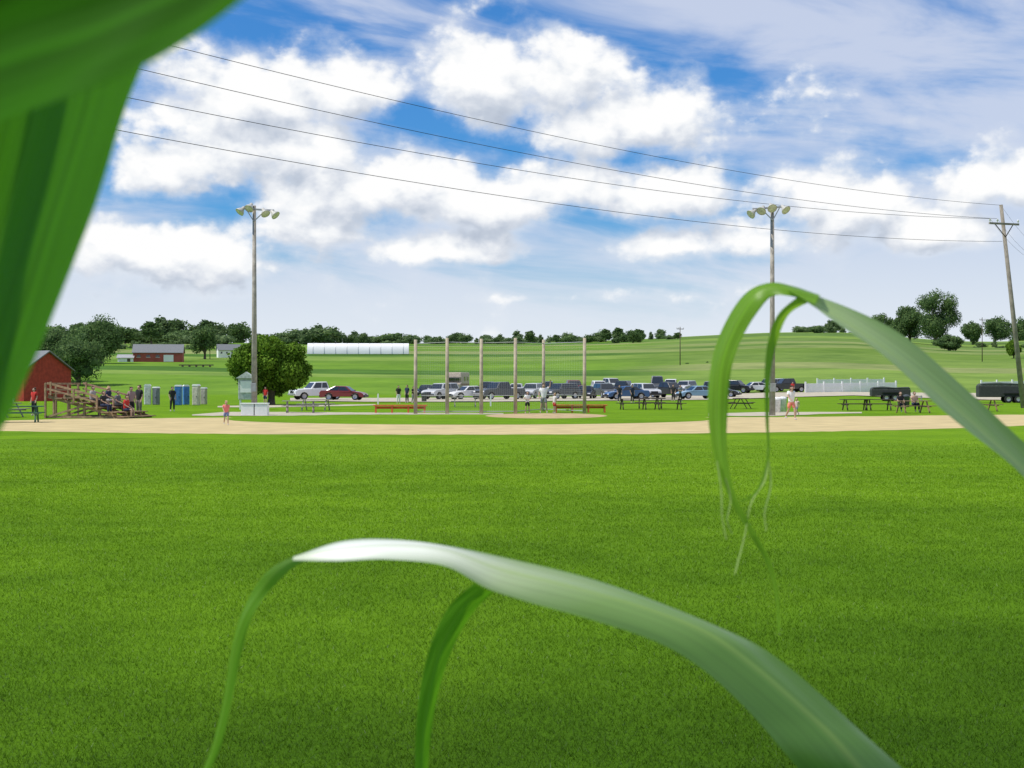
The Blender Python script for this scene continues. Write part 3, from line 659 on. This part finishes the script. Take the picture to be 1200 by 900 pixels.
# ------------------------------------------------------------------ people
def skin_mesh(V,E,sub=1,root=0):
    bm=bmesh.new(); lay=bm.verts.layers.skin.verify(); bv=[]
    for i,(co,r) in enumerate(V):
        v=bm.verts.new(co); v[lay].radius=(r,r) if not isinstance(r,tuple) else r; v[lay].use_root=(i==root); bv.append(v)
    for a,b in E: bm.edges.new((bv[a],bv[b]))
    me=bpy.data.meshes.new('tmp'); bm.to_mesh(me); bm.free()
    o=bpy.data.objects.new('tmp',me); C.objects.link(o)
    m=o.modifiers.new('s','SKIN'); m.use_smooth_shade=True
    ss=o.modifiers.new('u','SUBSURF'); ss.levels=sub; ss.render_levels=sub
    dg=bpy.context.evaluated_depsgraph_get(); out=bpy.data.meshes.new_from_object(o.evaluated_get(dg))
    bpy.data.objects.remove(o); return out
POSES={
'stand':dict(hip=(0,0,.93),sh=[((.18,0,1.43),(.235,.03,1.15),(.22,-.06,.92)),((-.18,0,1.43),(-.24,.03,1.15),(-.2,-.07,.92))],leg=[((.09,0,.9),(.11,-.02,.5),(.12,.01,.09)),((-.09,0,.9),(-.11,-.01,.5),(-.13,.02,.09))],lean=0),
'walk':dict(hip=(0,0,.92),sh=[((.18,0,1.43),(.23,.14,1.18),(.21,.08,.94)),((-.18,0,1.43),(-.23,-.08,1.17),(-.2,-.26,1.02))],leg=[((.09,0,.9),(.1,-.17,.52),(.1,-.2,.1)),((-.09,0,.9),(-.1,.06,.5),(-.1,.33,.17))],lean=-.04),
'bent':dict(hip=(0,0,.93),sh=[((.18,-.02,1.43),(.25,-.02,1.17),(.12,-.2,1.12)),((-.18,-.02,1.43),(-.25,-.02,1.17),(-.1,-.22,1.15))],leg=[((.09,0,.9),(.13,-.05,.5),(.16,0,.09)),((-.09,0,.9),(-.12,-.03,.5),(-.16,.04,.09))],lean=-.05),
'raise':dict(hip=(0,0,.93),sh=[((.18,0,1.43),(.38,-.02,1.55),(.4,-.05,1.82)),((-.18,0,1.43),(-.26,.03,1.17),(-.28,-.1,.96))],leg=[((.09,0,.9),(.15,-.08,.5),(.2,-.05,.09)),((-.09,0,.9),(-.12,.03,.5),(-.18,.1,.09))],lean=-.03),
'sit':dict(hip=(0,0,.10),sh=[((.18,-.04,.60),(.23,-.08,.34),(.14,-.34,.2)),((-.18,-.04,.60),(-.23,-.08,.34),(-.13,-.34,.2))],leg=[((.09,-.02,.09),(.12,-.44,.10),(.12,-.46,-.33)),((-.09,-.02,.09),(-.12,-.44,.10),(-.13,-.42,-.33))],lean=-.06),
}
_pc={}
def pose_parts(pose,long_pants,long_sleeve,longhair):
    key=(pose,long_pants,long_sleeve,longhair)
    if key in _pc: return _pc[key]
    p=POSES[pose]; hp=Vector(p['hip']); l=p['lean']
    T=lambda z,y=0: hp+Vector((0,l*(z/.5)+y,z))
    V=[(hp,(.15,.11)),(T(.14),(.125,.095)),(T(.34),(.15,.11)),(T(.50),(.08,.07)),(T(.575),.052),(T(.64,-.012),(.068,.078)),(T(.70,-.012),(.078,.092)),(T(.775,0),(.062,.07)),
       (T(.665,-.105),.014),(T(.69,-.01)+Vector((.085,0,0)),.016),(T(.69,-.01)+Vector((-.085,0,0)),.016)]
    E=[(0,1),(1,2),(2,3),(3,4),(4,5),(5,6),(6,7),(6,8),(6,9),(6,10)]
    for a in p['sh']:
        s_,e,w=map(Vector,a); n=len(V); d=(w-e).normalized(); sd=1 if s_.x>0 else -1
        V+=[(s_,.058),(e,.042),(w,.028),(w+d*.06,(.04,.026))]; E+=[(2,n),(n,n+1),(n+1,n+2),(n+2,n+3)]
        q=d.to_track_quat('Z','Y')
        for k,ln in enumerate((.065,.078,.072,.056)):
            m=len(V); o=q@Vector(((k-1.5)*.02,0,0)); V+=[(w+d*(.085)+o,.0095),(w+d*(.085+ln)+o*1.2+Vector((0,-.012,0)),.0075)]; E+=[(n+3,m),(m,m+1)]
        m=len(V); o=q@Vector((-.04*sd,-.01,0)); V+=[(w+d*.05+o,.011),(w+d*.1+o*1.5,.009)]; E+=[(n+3,m),(m,m+1)]
    for a in p['leg']:
        h_,k,f=map(Vector,a); n=len(V); V+=[(h_,.092),(k,.056),(f.lerp(k,.7),.058),(f,.036),(f+Vector((0,-.13,-.05)),(.04,.028))]; E+=[(0,n),(n,n+1),(n+1,n+2),(n+2,n+3),(n+3,n+4)]
    body=skin_mesh(V,E,1)
    SV=[(T(-.03),(.175,.135)),(T(.14),(.16,.13)),(T(.34),(.182,.142)),(T(.49),(.105,.095))]; SE=[(0,1),(1,2),(2,3)]
    for a in p['sh']:
        s_,e,w=map(Vector,a); n=len(SV); SV+=[(s_,.084),(s_.lerp(e,.75),.072)]; SE+=[(2,n),(n,n+1)]
        if long_sleeve: SV+=[(e,.056),(w,.042)]; SE+=[(n+1,n+2),(n+2,n+3)]
    shirt=skin_mesh(SV,SE,1,1)
    PV=[(T(.06),(.150,.118)),(hp,(.172,.135))]; PE=[(0,1)]
    for a in p['leg']:
        h_,k,f=map(Vector,a); n=len(PV); PV+=[(h_,.115),(h_.lerp(k,.85),.096)]; PE+=[(1,n),(n,n+1)]
        if long_pants: PV+=[(k,.080),(f+Vector((0,0,.03)),.06)]; PE+=[(n+1,n+2),(n+2,n+3)]
    pants=skin_mesh(PV,PE,1,1)
    HV=[(T(.79,.015),(.075,.085)),(T(.72,.045),(.088,.07)),(T(.65,.06),(.07,.045))]; HE=[(0,1),(1,2)]
    if longhair: HV+=[(T(.52,.09),(.07,.035)),(T(.42,.1),(.04,.02))]; HE+=[(2,3),(3,4)]
    hair=skin_mesh(HV,HE,1,1)
    shoes=[]
    for a in p['leg']:
        h_,k,f=map(Vector,a); shoes.append(skin_mesh([(f+Vector((0,.04,-.045)),.043),(f+Vector((0,-.08,-.055)),(.048,.035)),(f+Vector((0,-.15,-.06)),(.04,.028))],[(0,1),(1,2)],1))
    _pc[key]=(body,shirt,pants,hair,shoes); return _pc[key]
SKIN=cm((.46,.30,.22),.6,var=.05)
def person(loc,rz,h,pose,shirt,pants,hair,label,lp=False,ls=False,lh=False,group=None,skin=SKIN):
    root=empty('person',loc,rz,label,'person',group); k=h/1.75; root.scale=(k,k,k)
    b_,s_,p_,h_,sh_=pose_parts(pose,lp,ls,lh)
    link('body',b_.copy(),skin,root); link('shirt',s_.copy(),cm(shirt,.85,var=.08),root); link('trousers' if lp else 'shorts',p_.copy(),cm(pants,.85,var=.08),root)
    link('hair',h_.copy(),cm(hair,.7,var=.1),root)
    for s2 in sh_: link('shoe',s2.copy(),cm((.5,.5,.5),.7),root)
W_=(.80,.80,.80);K_=(.02,.02,.022);N_=(.02,.03,.07);RD=(.5,.03,.025);CO=(.75,.25,.18);BR=(.06,.03,.015);BLN=(.45,.32,.15)
def pp(px,py,rz,h,*a,**k): person(at(px,py),R(rz),h,*a,**k)
pp(265,498,20,1.08,'walk',(.78,.22,.20),(.16,.2,.38),BLN,'small child in a coral top and blue shorts on the dirt at the left',lh=True)
pp(202,482,30,1.62,'stand',K_,K_,BR,'person in dark clothes standing alone right of the bleachers',lp=True)
pp(311,475,-20,1.6,'stand',RD,N_,BR,'person in a red shirt standing beside the left light pole')
pp(467,473,10,1.65,'stand',K_,W_,BR,'person in a black top and white trousers left of the backstop, leftmost of three',lp=True)
pp(477,472,-30,1.7,'stand',N_,K_,BR,'person in dark clothes behind the left bench, middle of three',lp=True)
pp(484,472,60,1.6,'bent',K_,(.2,.2,.2),BR,'person in black leaning by the leftmost backstop post',lp=True)
pp(618,484.5,15,1.35,'bent',W_,K_,BR,'child in white and dark shorts at home plate, leftmost of three')
pp(637,483.8,5,1.84,'raise',W_,(.25,.26,.28),BR,'tall person in a white shirt at home plate, middle of three')
pp(650,484,-60,1.25,'stand',(.7,.65,.62),RD,BLN,'child in a pale shirt and red shorts at home plate, rightmost of three')
pp(927,492,25,1.74,'walk',W_,CO,BR,'person in a white shirt and coral shorts walking beside the right light pole',lh=True)
pp(934,487,-60,1.0,'walk',(.6,.45,.42),(.2,.2,.25),BLN,'small child in a pale top just behind the walking person in coral shorts')
pp(726,471.5,0,1.7,'stand',K_,N_,BR,'person in black standing in front of the dark grey suv',lp=True)
pp(741,471.8,30,1.7,'stand',N_,K_,BR,'person in navy standing in front of the dark blue car',lp=True)
pp(789,470,-20,1.75,'stand',K_,K_,BR,'person in black standing in front of the black pickup, left one',lp=True)
pp(797,470.5,30,1.7,'bent',(.2,.22,.25),K_,BR,'person in grey standing in front of the black pickup, right one',lp=True)
pp(929,462,0,1.75,'stand',RD,K_,BR,'person in a red top standing by the black pickup near the right light pole',lp=True)
pp(154,489,40,1.65,'stand',(.3,.2,.2),K_,BR,'person in a dull red top standing at the low end of the bleachers',lp=True)
pp(163,488,-30,1.75,'stand',K_,(.15,.13,.12),BR,'person in black standing just right of the bleachers low end',lp=True)
pp(40,487,-30,1.6,'stand',RD,K_,BR,'person in a red shirt standing in front of the red shed',lp=True)
Mb=Matrix.Translation(BL)@Matrix.Rotation(R(-14),4,'Z')
def onbl(k,y,shirt,pants,hair,label,**kw):
    x,z=tread[k]; q=Mb@Vector((x,y,z+.03)); person(q,R(76),1.65,'sit',shirt,pants,hair,label,group='spectators seated on the bleachers',**kw)
onbl(1,-1.2,K_,N_,BR,'spectator in black seated low on the near end of the bleachers',lp=True)
onbl(1,.3,(.12,.12,.14),K_,BR,'spectator in charcoal seated on the second row, middle of the bleachers',lp=True)
onbl(2,-.7,(.35,.33,.33),K_,BR,'spectator in pale grey seated halfway up the bleachers',lp=True)
onbl(2,.9,N_,(.3,.3,.3),BLN,'spectator in navy with blond hair halfway up the bleachers',lh=True)
onbl(0,-.4,RD,N_,BR,'spectator in red seated on the lowest row of the bleachers')
bt=at(1070,484); Mt=Matrix.Translation(bt)@Matrix.Rotation(R(12),4,'Z')
for x,sh,lab in[(-.5,K_,'person in black seated at the brown picnic table, left seat'),(.45,(.5,.35,.25),'person in tan seated at the brown picnic table, right seat')]:
    person(Mt@Vector((x,.74,.47)),R(12),1.65,'sit',sh,N_,BR,lab,lp=True)
# ------------------------------------------------------------------ corn leaves
def cornmat(name,base,trans,gloss=.35,tf=.35,spec=.35,dk=.55,veins=26,rib=.6,ribw=28,along=None,bump=.35,edge=.0,vl=.3):
    m,nt,b=newmat(name); uv=nt.nodes.new('ShaderNodeUVMap'); sp=nt.nodes.new('ShaderNodeSeparateXYZ'); nt.links.new(uv.outputs[0],sp.inputs[0])
    wv=nt.nodes.new('ShaderNodeTexNoise'); wv.noise_dimensions='2D'; wv.inputs['Scale'].default_value=1; wv.inputs['Detail'].default_value=4; wv.inputs['Roughness'].default_value=.7
    mp=nt.nodes.new('ShaderNodeMapping'); mp.inputs['Scale'].default_value=(veins,vl,1); nt.links.new(uv.outputs[0],mp.inputs[0]); nt.links.new(mp.outputs[0],wv.inputs['Vector'])
    d=[c*dk for c in base]; l=[min(1,c*1.35) for c in base]; hi=1+.35*(1-dk)/.4*.6
    if along:
        a=ramp(nt,mth(nt,'DIVIDE',sp.outputs['Y'],3),along).outputs['Color']
        c=mix(nt,'MULTIPLY',1.0,a,ramp(nt,wv.outputs['Fac'],[(.34,(dk,dk,dk)),(.5,(1,1,1)),(.68,(hi,hi,hi))]).outputs['Color'])
    else: c=ramp(nt,wv.outputs['Fac'],[(.36,d),(.5,base),(.66,l)]).outputs['Color']
    mid=mth(nt,'ABSOLUTE',mth(nt,'SUBTRACT',sp.outputs['X'],.5)); mf=mth(nt,'SUBTRACT',1,mth(nt,'MULTIPLY',mid,ribw),clamp=True)
    c=mix(nt,'MIX',mth(nt,'MULTIPLY',mf,rib),c,(.30,.44,.10))
    if edge:
        ef=mth(nt,'MULTIPLY',mth(nt,'POWER',mth(nt,'MULTIPLY',mid,2),3),edge); c=mix(nt,'MIX',ef,c,(.08,.19,.03))
    nt.links.new(c,b.inputs['Base Color']); b.inputs['Roughness'].default_value=gloss; b.inputs['Specular IOR Level'].default_value=spec
    bp=nt.nodes.new('ShaderNodeBump'); bp.inputs['Strength'].default_value=bump; bp.inputs['Distance'].default_value=.0012
    nt.links.new(wv.outputs['Fac'],bp.inputs['Height']); nt.links.new(bp.outputs['Normal'],b.inputs['Normal'])
    tr=nt.nodes.new('ShaderNodeBsdfTranslucent')
    ct=ramp(nt,wv.outputs['Fac'],[(.36,[x*max(.45,dk) for x in trans]),(.64,[min(1,x*1.2) for x in trans])]).outputs['Color']; nt.links.new(ct,tr.inputs['Color'])
    ms=nt.nodes.new('ShaderNodeMixShader'); ms.inputs[0].default_value=tf
    nt.links.new(b.outputs[0],ms.inputs[1]); nt.links.new(tr.outputs[0],ms.inputs[2]); nt.links.new(ms.outputs[0],nt.nodes['Material Output'].inputs['Surface'])
    return m
CL_SHADE=cornmat('corn_leaf_painted_shade',(.026,.11,.003),(.055,.23,.003),tf=.36,spec=.03,gloss=.6,veins=8,rib=0,dk=.85,vl=.2)  # shadow on this leaf put into its colour as darker green
CL_BRT=cornmat('corn_leaf_bright',(.055,.19,.005),(.11,.40,.006),tf=.46,spec=.08,dk=.38,veins=115,rib=.15,ribw=70,bump=.2,vl=.12)
CL_LOOP=cornmat('corn_leaf_loop',(.18,.35,.03),(.36,.64,.04),tf=.5,spec=.25,dk=.75,veins=12,bump=.15)
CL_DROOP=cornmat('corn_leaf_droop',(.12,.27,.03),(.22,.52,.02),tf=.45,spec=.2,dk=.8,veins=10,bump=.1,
  along=[(0,(.60,.66,.46)),(.10,(.26,.40,.12)),(.28,(.14,.30,.025)),(1,(.11,.26,.02))])  # whitish start continues the sheen painted on the lower leaf
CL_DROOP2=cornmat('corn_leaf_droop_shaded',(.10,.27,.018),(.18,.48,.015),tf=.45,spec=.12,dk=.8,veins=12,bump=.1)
CL_TIP=cornmat('corn_leaf_dry_tip',(.34,.46,.14),(.45,.6,.12),tf=.4,spec=.2,dk=.8,veins=4)
CL_SHEEN=cornmat('corn_leaf_painted_sheen',(.3,.4,.2),(.16,.38,.04),gloss=.34,tf=.18,spec=.5,dk=.84,veins=22,ribw=14,rib=.4,edge=.6,bump=.15,
  along=[(.15,(.07,.18,.025)),(.42,(.11,.23,.04)),(.56,(.19,.31,.09)),(.68,(.40,.49,.28)),(.80,(.78,.81,.70)),(.92,(.88,.90,.83)),(1,(.60,.66,.46))])  # whitish stops paint a sheen onto the arch of the leaf
CL_PALE2=cornmat('corn_leaf_pale_upper',(.3,.4,.2),(.20,.42,.05),gloss=.36,tf=.22,spec=.45,dk=.84,veins=18,ribw=12,rib=.45,edge=.55,bump=.15,
  along=[(.25,(.10,.21,.04)),(.5,(.19,.31,.10)),(.75,(.32,.44,.19)),(1,(.27,.41,.12))])
def cr(pts,n):
    pts=[Vector(p) for p in pts]; pts=[pts[0]*2-pts[1]]+pts+[pts[-1]*2-pts[-2]]; out=[]; m=len(pts)-3
    for i in range(n+1):
        t=i/n*m; k=min(int(t),m-1); f=t-k; p0,p1,p2,p3=pts[k:k+4]
        out.append(.5*((2*p1)+(p2-p0)*f+(2*p0-5*p1+4*p2-p3)*f*f+(3*p1-p0-3*p2+p3)*f**3))
    return out
def ribbon(specs,m,parent,name='leaf',nl=110,nw=12,wav=.0014):
    V=[];Fc=[];UV=[]
    for Lp,Rp,fold in specs:
        Lc=cr([P(*p) for p in Lp],nl); Rc=cr([P(*p) for p in Rp],nl); o=len(V)
        for i in range(nl+1):
            a,b=Lc[i],Rc[i]; k=max(0,i-1);k2=min(nl,i+1)
            tan=((Lc[k2]+Rc[k2])-(Lc[k]+Rc[k])); w=b-a; nrm=tan.cross(w)
            nrm=nrm.normalized() if nrm.length>1e-9 else Vector((0,-1,0))
            for j in range(nw+1):
                s=j/nw; q=a.lerp(b,s); dd=1-abs(2*s-1)**1.3
                q=q+nrm*fold*w.length*dd+nrm*min(wav,.02*w.length)*math.sin(i*.2+j*1.0)*abs(2*s-1)
                V.append(q); UV.append((s,i/nl*3))
        for i in range(nl):
            for j in range(nw):
                A=o+i*(nw+1)+j; Fc.append((A,A+1,A+nw+2,A+nw+1))
    me=bpy.data.meshes.new(name); me.from_pydata(V,[],Fc); me.shade_smooth()
    ul=me.uv_layers.new(name='UVMap')
    for lp in me.loops: ul.data[lp.index].uv=UV[lp.vertex_index]
    loc=parent.location; me.transform(Matrix.Translation(-loc))
    return link(name,me,m,parent)
STALK=mat('corn_stalk',(.10,.24,.04),.5,var=.2,scale=12)
def stalk(root,top):
    mb=MB(); p=Vector((0,0,0)); n=9
    for i in range(n):
        q=Vector((0,0,top*(i+1)/n)); mb.tube(p,q,.017-.0009*i,.016-.0009*i,12); mb.lathe(q-Vector((0,0,.008)),(0,0,1),[(.015,0),(.021-.0009*i,.006),(.015,.014)],12); p=q
    mb.build('stalk',STALK,root,smooth=True)
cp=empty('corn_plant',(.66,1.22,0),0,'corn plant at the right with two pale arching leaves in front of the field','corn plant')
stalk(cp,2.0)
d=1.12
up=[(1620,1420,1.25),(1330,1190,1.2),(1150,990,1.15),(1060,902,d),(1000,850,d),(930,788,d),(880,751,d),(800,716,d),(700,682,d),(600,656,d),(520,638,d),(460,632,d),(400,635,d),(345,652,d)]
lo=[(1600,1480,1.2),(1250,1290,1.15),(1020,1005,1.1),(936,900,1.08),(882,838,1.08),(822,785,1.08),(765,750,1.08),(692,724,1.08),(612,704,1.08),(570,690,1.08),(520,662,1.08),(455,655,1.09),(395,658,1.1),(343,657,1.11)]
s1=([(392,639,d),(352,649,d),(312,671,d),(285,715,1.13),(271,760,1.14),(262,820,1.15),(250,868,1.16),(237,905,1.17),(225,935,1.18)],
    [(392,650,d),(354,659,d),(326,681,d),(300,715,1.12),(284,760,1.13),(272,820,1.14),(261,868,1.15),(245,905,1.16),(228,938,1.17)],.12)
s2=([(556,683,1.13),(527,710,1.14),(505,755,1.15),(492,812,1.16),(487,868,1.17),(487,930,1.18),(492,990,1.19)],
    [(578,694,1.13),(556,716,1.14),(533,754,1.15),(515,806,1.16),(505,862,1.17),(500,920,1.18),(496,990,1.19)],.10)
ribbon([(up,lo,.10)],CL_SHEEN,cp,'leaf')['label']='lower pale leaf arching across the bottom of the view'
ribbon([s1],CL_DROOP,cp,'leaf_tip'); ribbon([s2],CL_DROOP2,cp,'leaf_tip')
e=1.25
u2=[(1640,1010,1.25),(1420,750,e),(1290,600,e),(1200,520,e),(1130,452,e),(1060,396,e),(1000,362,e),(950,344,e),(922,334,e)]
l2=[(1600,1080,1.2),(1390,800,1.22),(1270,640,1.2),(1197,558,1.2),(1120,492,1.2),(1050,430,1.2),(990,385,1.21),(950,356,1.22),(925,342,1.23)]
t1=([(962,347,e),(930,336,e),(903,331,e),(875,342,1.26),(852,375,1.27),(835,420,1.28),(829,475,1.28),(836,530,1.28),(853,580,1.28),(876,622,1.28),(899,662,1.28),(909,700,1.28),(912,742,1.28)],
    [(955,356,1.22),(928,348,1.23),(906,347,1.24),(890,362,1.24),(872,392,1.25),(858,430,1.26),(853,475,1.27),(852,530,1.27),(862,580,1.27),(881.5,618,1.27),(903.5,660,1.27),(912.5,700,1.27),(914.5,742,1.27)],.12)
t2=([(938,345,1.25),(912,368,1.26),(900,400,1.27),(896,440,1.27),(897,490,1.27),(899,530,1.27),(893,560,1.27),(883,578,1.27),(868,587,1.27)],
    [(952,352,1.25),(925,368,1.26),(911,400,1.27),(903,440,1.27),(901,490,1.27),(901.5,530,1.27),(895,562,1.27),(884.5,580,1.27),(869,588.5,1.27)],.1)
ribbon([(u2,l2,-.10)],CL_PALE2,cp,'leaf')['label']='upper pale leaf arching in from the right edge'
ribbon([t1],CL_LOOP,cp,'leaf_tip'); ribbon([t2],CL_LOOP,cp,'leaf_tip')
for pts in([(840,540),(845,575),(846,605),(851,632)],[(900,520),(897,560),(880,590),(872,630),(861,672)],[(901,540),(903,570),(896,600),(898,622)],[(884,628),(902,664),(911,702),(913,744)],[(850,560),(856,585),(852,610),(858,626)]):
    ribbon([([(x-.8,y,1.275) for x,y in pts],[(x+1.1,y,1.272) for x,y in pts],.1)],CL_TIP,cp,'leaf_strand',nl=30,nw=4)
cq=empty('corn_plant',(-.30,.50,0),0,'corn plant at the upper left with broad dark green leaves close by','corn plant')
stalk(cq,2.15)
A=([(-420,330,.5),(-250,60,.42),(-60,-90,.38),(120,-150,.36),(300,-180,.36),(470,-190,.36)],
   [(-400,420,.48),(-230,220,.4),(-60,165,.37),(95,108,.35),(272,12,.35),(480,-185,.35)],.16)
B=([(-300,-190,.56),(-150,-120,.56),(-80,0,.56),(-90,110,.56),(-120,230,.56),(-150,350,.56),(-165,460,.56),(-165,560,.57),(-150,680,.57),(-120,800,.58)],
   [(160,-190,.5),(186,-60,.5),(174,45,.5),(152,115,.5),(128,190,.5),(98,275,.5),(60,378,.505),(22,462,.51),(-25,560,.52),(-115,805,.56)],-.08)
ribbon([A],CL_SHADE,cq,'leaf')['label']='dark blurred leaf crossing the top left corner'
ribbon([B],CL_BRT,cq,'leaf',wav=.0005)['label']='broad bright green leaf hanging down the left edge'
# ------------------------------------------------------------------ world sky with clouds
az=R(-105); el=R(55)
S=Vector((math.sin(az)*math.cos(el),math.cos(az)*math.cos(el),math.sin(el)))
w=bpy.data.worlds.new('World'); scn.world=w; w.use_nodes=True; nt=w.node_tree; bg=nt.nodes['Background']
sky=nt.nodes.new('ShaderNodeTexSky'); sky.sky_type='NISHITA'; sky.sun_disc=False; sky.sun_elevation=el; sky.sun_rotation=az; sky.air_density=1.2; sky.dust_density=.4; sky.ozone_density=2.5
tc=nt.nodes.new('ShaderNodeTexCoord'); sp=nt.nodes.new('ShaderNodeSeparateXYZ'); nt.links.new(tc.outputs['Generated'],sp.inputs[0])
U=mth(nt,'ARCTAN2',sp.outputs['X'],sp.outputs['Y']); V_=mth(nt,'ARCSINE',sp.outputs['Z'])
blobs=[(572,108,80,62,38),(655,104,84,48,42),(752,152,78,62,38),(700,158,82,40,34),(295,122,118,62,56),(400,112,80,36,44),(230,200,110,38,36),(425,228,130,52,46),(560,242,120,42,30),(335,180,140,46,54),(655,220,110,36,30),
(770,236,78,46,28),(795,290,74,28,16),(985,250,110,54,44),(1150,228,98,48,32),(190,308,150,42,42),(388,276,80,38,18),(515,295,100,32,16),(880,284,76,26,18),(1080,280,95,28,20),(230,348,110,16,14),(640,350,150,12,10)]
def blobfield(u,v):
    cur=None
    for cx,cy,a,b1,b2 in blobs:
        u0=(cx-600)/F; v0=(450-cy)/F; a/=F;b1/=F;b2/=F
        n1=mth(nt,'MULTIPLY_ADD',u,1/a,-u0/a); n2=mth(nt,'MULTIPLY_ADD',v,1/b1,-v0/b1); n3=mth(nt,'MULTIPLY_ADD',v,-1/b2,v0/b2)
        n4=mth(nt,'MAXIMUM',n2,n3); n5=mth(nt,'MULTIPLY',n4,n4); n6=mth(nt,'MULTIPLY_ADD',n1,n1,n5)
        if cy>340: n6=mth(nt,'ADD',n6,.75)
        cur=n6 if cur is None else mth(nt,'SMOOTH_MIN',cur,n6,.3)
    return mth(nt,'SUBTRACT',1,mth(nt,'SQRT',mth(nt,'MAXIMUM',cur,0)))
def field(du,dv):
    u=mth(nt,'ADD',U,du) if du else U; v=mth(nt,'ADD',V_,dv) if dv else V_
    cb=nt.nodes.new('ShaderNodeCombineXYZ'); nt.links.new(u,cb.inputs[0]); nt.links.new(mth(nt,'MULTIPLY',v,1.4),cb.inputs[1])
    n1=nt.nodes.new('ShaderNodeTexNoise'); n1.noise_dimensions='2D'; n1.inputs['Scale'].default_value=17; n1.inputs['Detail'].default_value=7; n1.inputs['Roughness'].default_value=.54; nt.links.new(cb.outputs[0],n1.inputs['Vector'])
    sub=nt.nodes.new('ShaderNodeVectorMath'); sub.operation='MULTIPLY_ADD'; sub.inputs[1].default_value=(.022,.022,0); nt.links.new(n1.outputs['Color'],sub.inputs[0]); nt.links.new(cb.outputs[0],sub.inputs[2])
    vo=nt.nodes.new('ShaderNodeTexVoronoi'); vo.voronoi_dimensions='2D'; vo.feature='F1'; vo.inputs['Scale'].default_value=42; vo.inputs['Detail'].default_value=2.5; vo.inputs['Roughness'].default_value=.5; nt.links.new(sub.outputs[0],vo.inputs['Vector'])
    n0=nt.nodes.new('ShaderNodeTexNoise'); n0.noise_dimensions='2D'; n0.inputs['Scale'].default_value=7; n0.inputs['Detail'].default_value=2; nt.links.new(cb.outputs[0],n0.inputs['Vector'])
    B_=blobfield(u,v)
    g=mth(nt,'MULTIPLY_ADD',n0.outputs['Fac'],2.4,-1.9)
    B_=mth(nt,'MAXIMUM',B_,g)
    Bn=mth(nt,'MULTIPLY_ADD',n1.outputs['Fac'],2.1,mth(nt,'ADD',B_,-1.05))
    Da=mth(nt,'MULTIPLY_ADD',vo.outputs['Distance'],-.40,mth(nt,'ADD',Bn,.34))
    Ds=mth(nt,'MULTIPLY_ADD',vo.outputs['Distance'],-.42,mth(nt,'ADD',Bn,.30))
    return Da,Ds,Bn
D0,S0,B0=field(0,0); D1,S1,B1=field(-.006,.020)
def smooth(x,a,b):
    m=nt.nodes.new('ShaderNodeMapRange'); m.interpolation_type='SMOOTHSTEP'; nt.links.new(x,m.inputs[0]); m.inputs[1].default_value=a; m.inputs[2].default_value=b; return m.outputs[0]
alpha=smooth(D0,-.08,.44)
shade=mth(nt,'MULTIPLY_ADD',mth(nt,'SUBTRACT',S0,S1),.48,.54,clamp=True)
K=10.0
def kc(c): return tuple(x*K for x in c)
cc=ramp(nt,shade,[(0,(.44,.50,.61)),(.25,(.55,.61,.71)),(.45,(.73,.77,.84)),(.62,(.91,.93,.955)),(.75,(1,1,1)),(1,(1.0,1.0,1.0))]).outputs['Color']
mul=nt.nodes.new('ShaderNodeVectorMath'); mul.operation='SCALE'; nt.links.new(cc,mul.inputs[0]); mul.inputs['Scale'].default_value=K*1.0
blue=mix(nt,'MULTIPLY',1.0,sky.outputs['Color'],(.28,.72,1.24))
cb=nt.nodes.new('ShaderNodeCombineXYZ'); nt.links.new(mth(nt,'MULTIPLY',U,3.0),cb.inputs[0]); nt.links.new(mth(nt,'MULTIPLY_ADD',V_,13,mth(nt,'MULTIPLY',U,1.5)),cb.inputs[1])
nv=nt.nodes.new('ShaderNodeTexNoise'); nv.noise_dimensions='2D'; nv.inputs['Scale'].default_value=1.6; nv.inputs['Detail'].default_value=6; nv.inputs['Roughness'].default_value=.56; nv.inputs['Distortion'].default_value=.3; nt.links.new(cb.outputs[0],nv.inputs['Vector'])
right=mth(nt,'MULTIPLY_ADD',U,.8,.0,clamp=True)
low=smooth(V_,.16,.03)
veil=smooth(mth(nt,'ADD',nv.outputs['Fac'],mth(nt,'ADD',right,mth(nt,'MULTIPLY',low,.30))),.45,.80)
base=mix(nt,'MIX',mth(nt,'MULTIPLY',veil,.8),blue,kc((.67,.72,.85)))
soft=mth(nt,'MULTIPLY',smooth(B0,-.42,.5),.88)
base=mix(nt,'MIX',soft,base,kc((.75,.80,.88)))
haze=smooth(V_,.13,.0)
base=mix(nt,'MIX',mth(nt,'MULTIPLY',haze,.85),base,kc((.82,.87,.93)))
fadehi=mth(nt,'SUBTRACT',1,mth(nt,'MULTIPLY',smooth(V_,.4,.9),.6))
am=mth(nt,'MULTIPLY',alpha,fadehi); am=mth(nt,'MULTIPLY',am,mth(nt,'SUBTRACT',1,mth(nt,'MULTIPLY',smooth(V_,.07,.01),.8)))
fin=mix(nt,'MIX',am,base,mul.outputs[0])
nt.links.new(fin,bg.inputs['Color']); bg.inputs['Strength'].default_value=.1
sun=bpy.data.lights.new('sun','SUN'); sun.energy=4.7; sun.angle=R(.5); sun.color=(1,.94,.83)
so=bpy.data.objects.new('sun',sun); C.objects.link(so); so.rotation_euler=S.to_track_quat('Z','Y').to_euler()
# ------------------------------------------------------------------ camera
cam=bpy.data.cameras.new('camera'); cam.lens=50; cam.sensor_width=36; cam.clip_end=8000; cam.clip_start=.05
cam.dof.use_dof=True; cam.dof.focus_distance=60; cam.dof.aperture_fstop=16
co=bpy.data.objects.new('camera',cam); C.objects.link(co); co.location=(0,0,H); co.rotation_euler=(R(90),0,0); scn.camera=co
scn.view_settings.view_transform='Standard'; scn.view_settings.look='None'; scn.view_settings.exposure=0
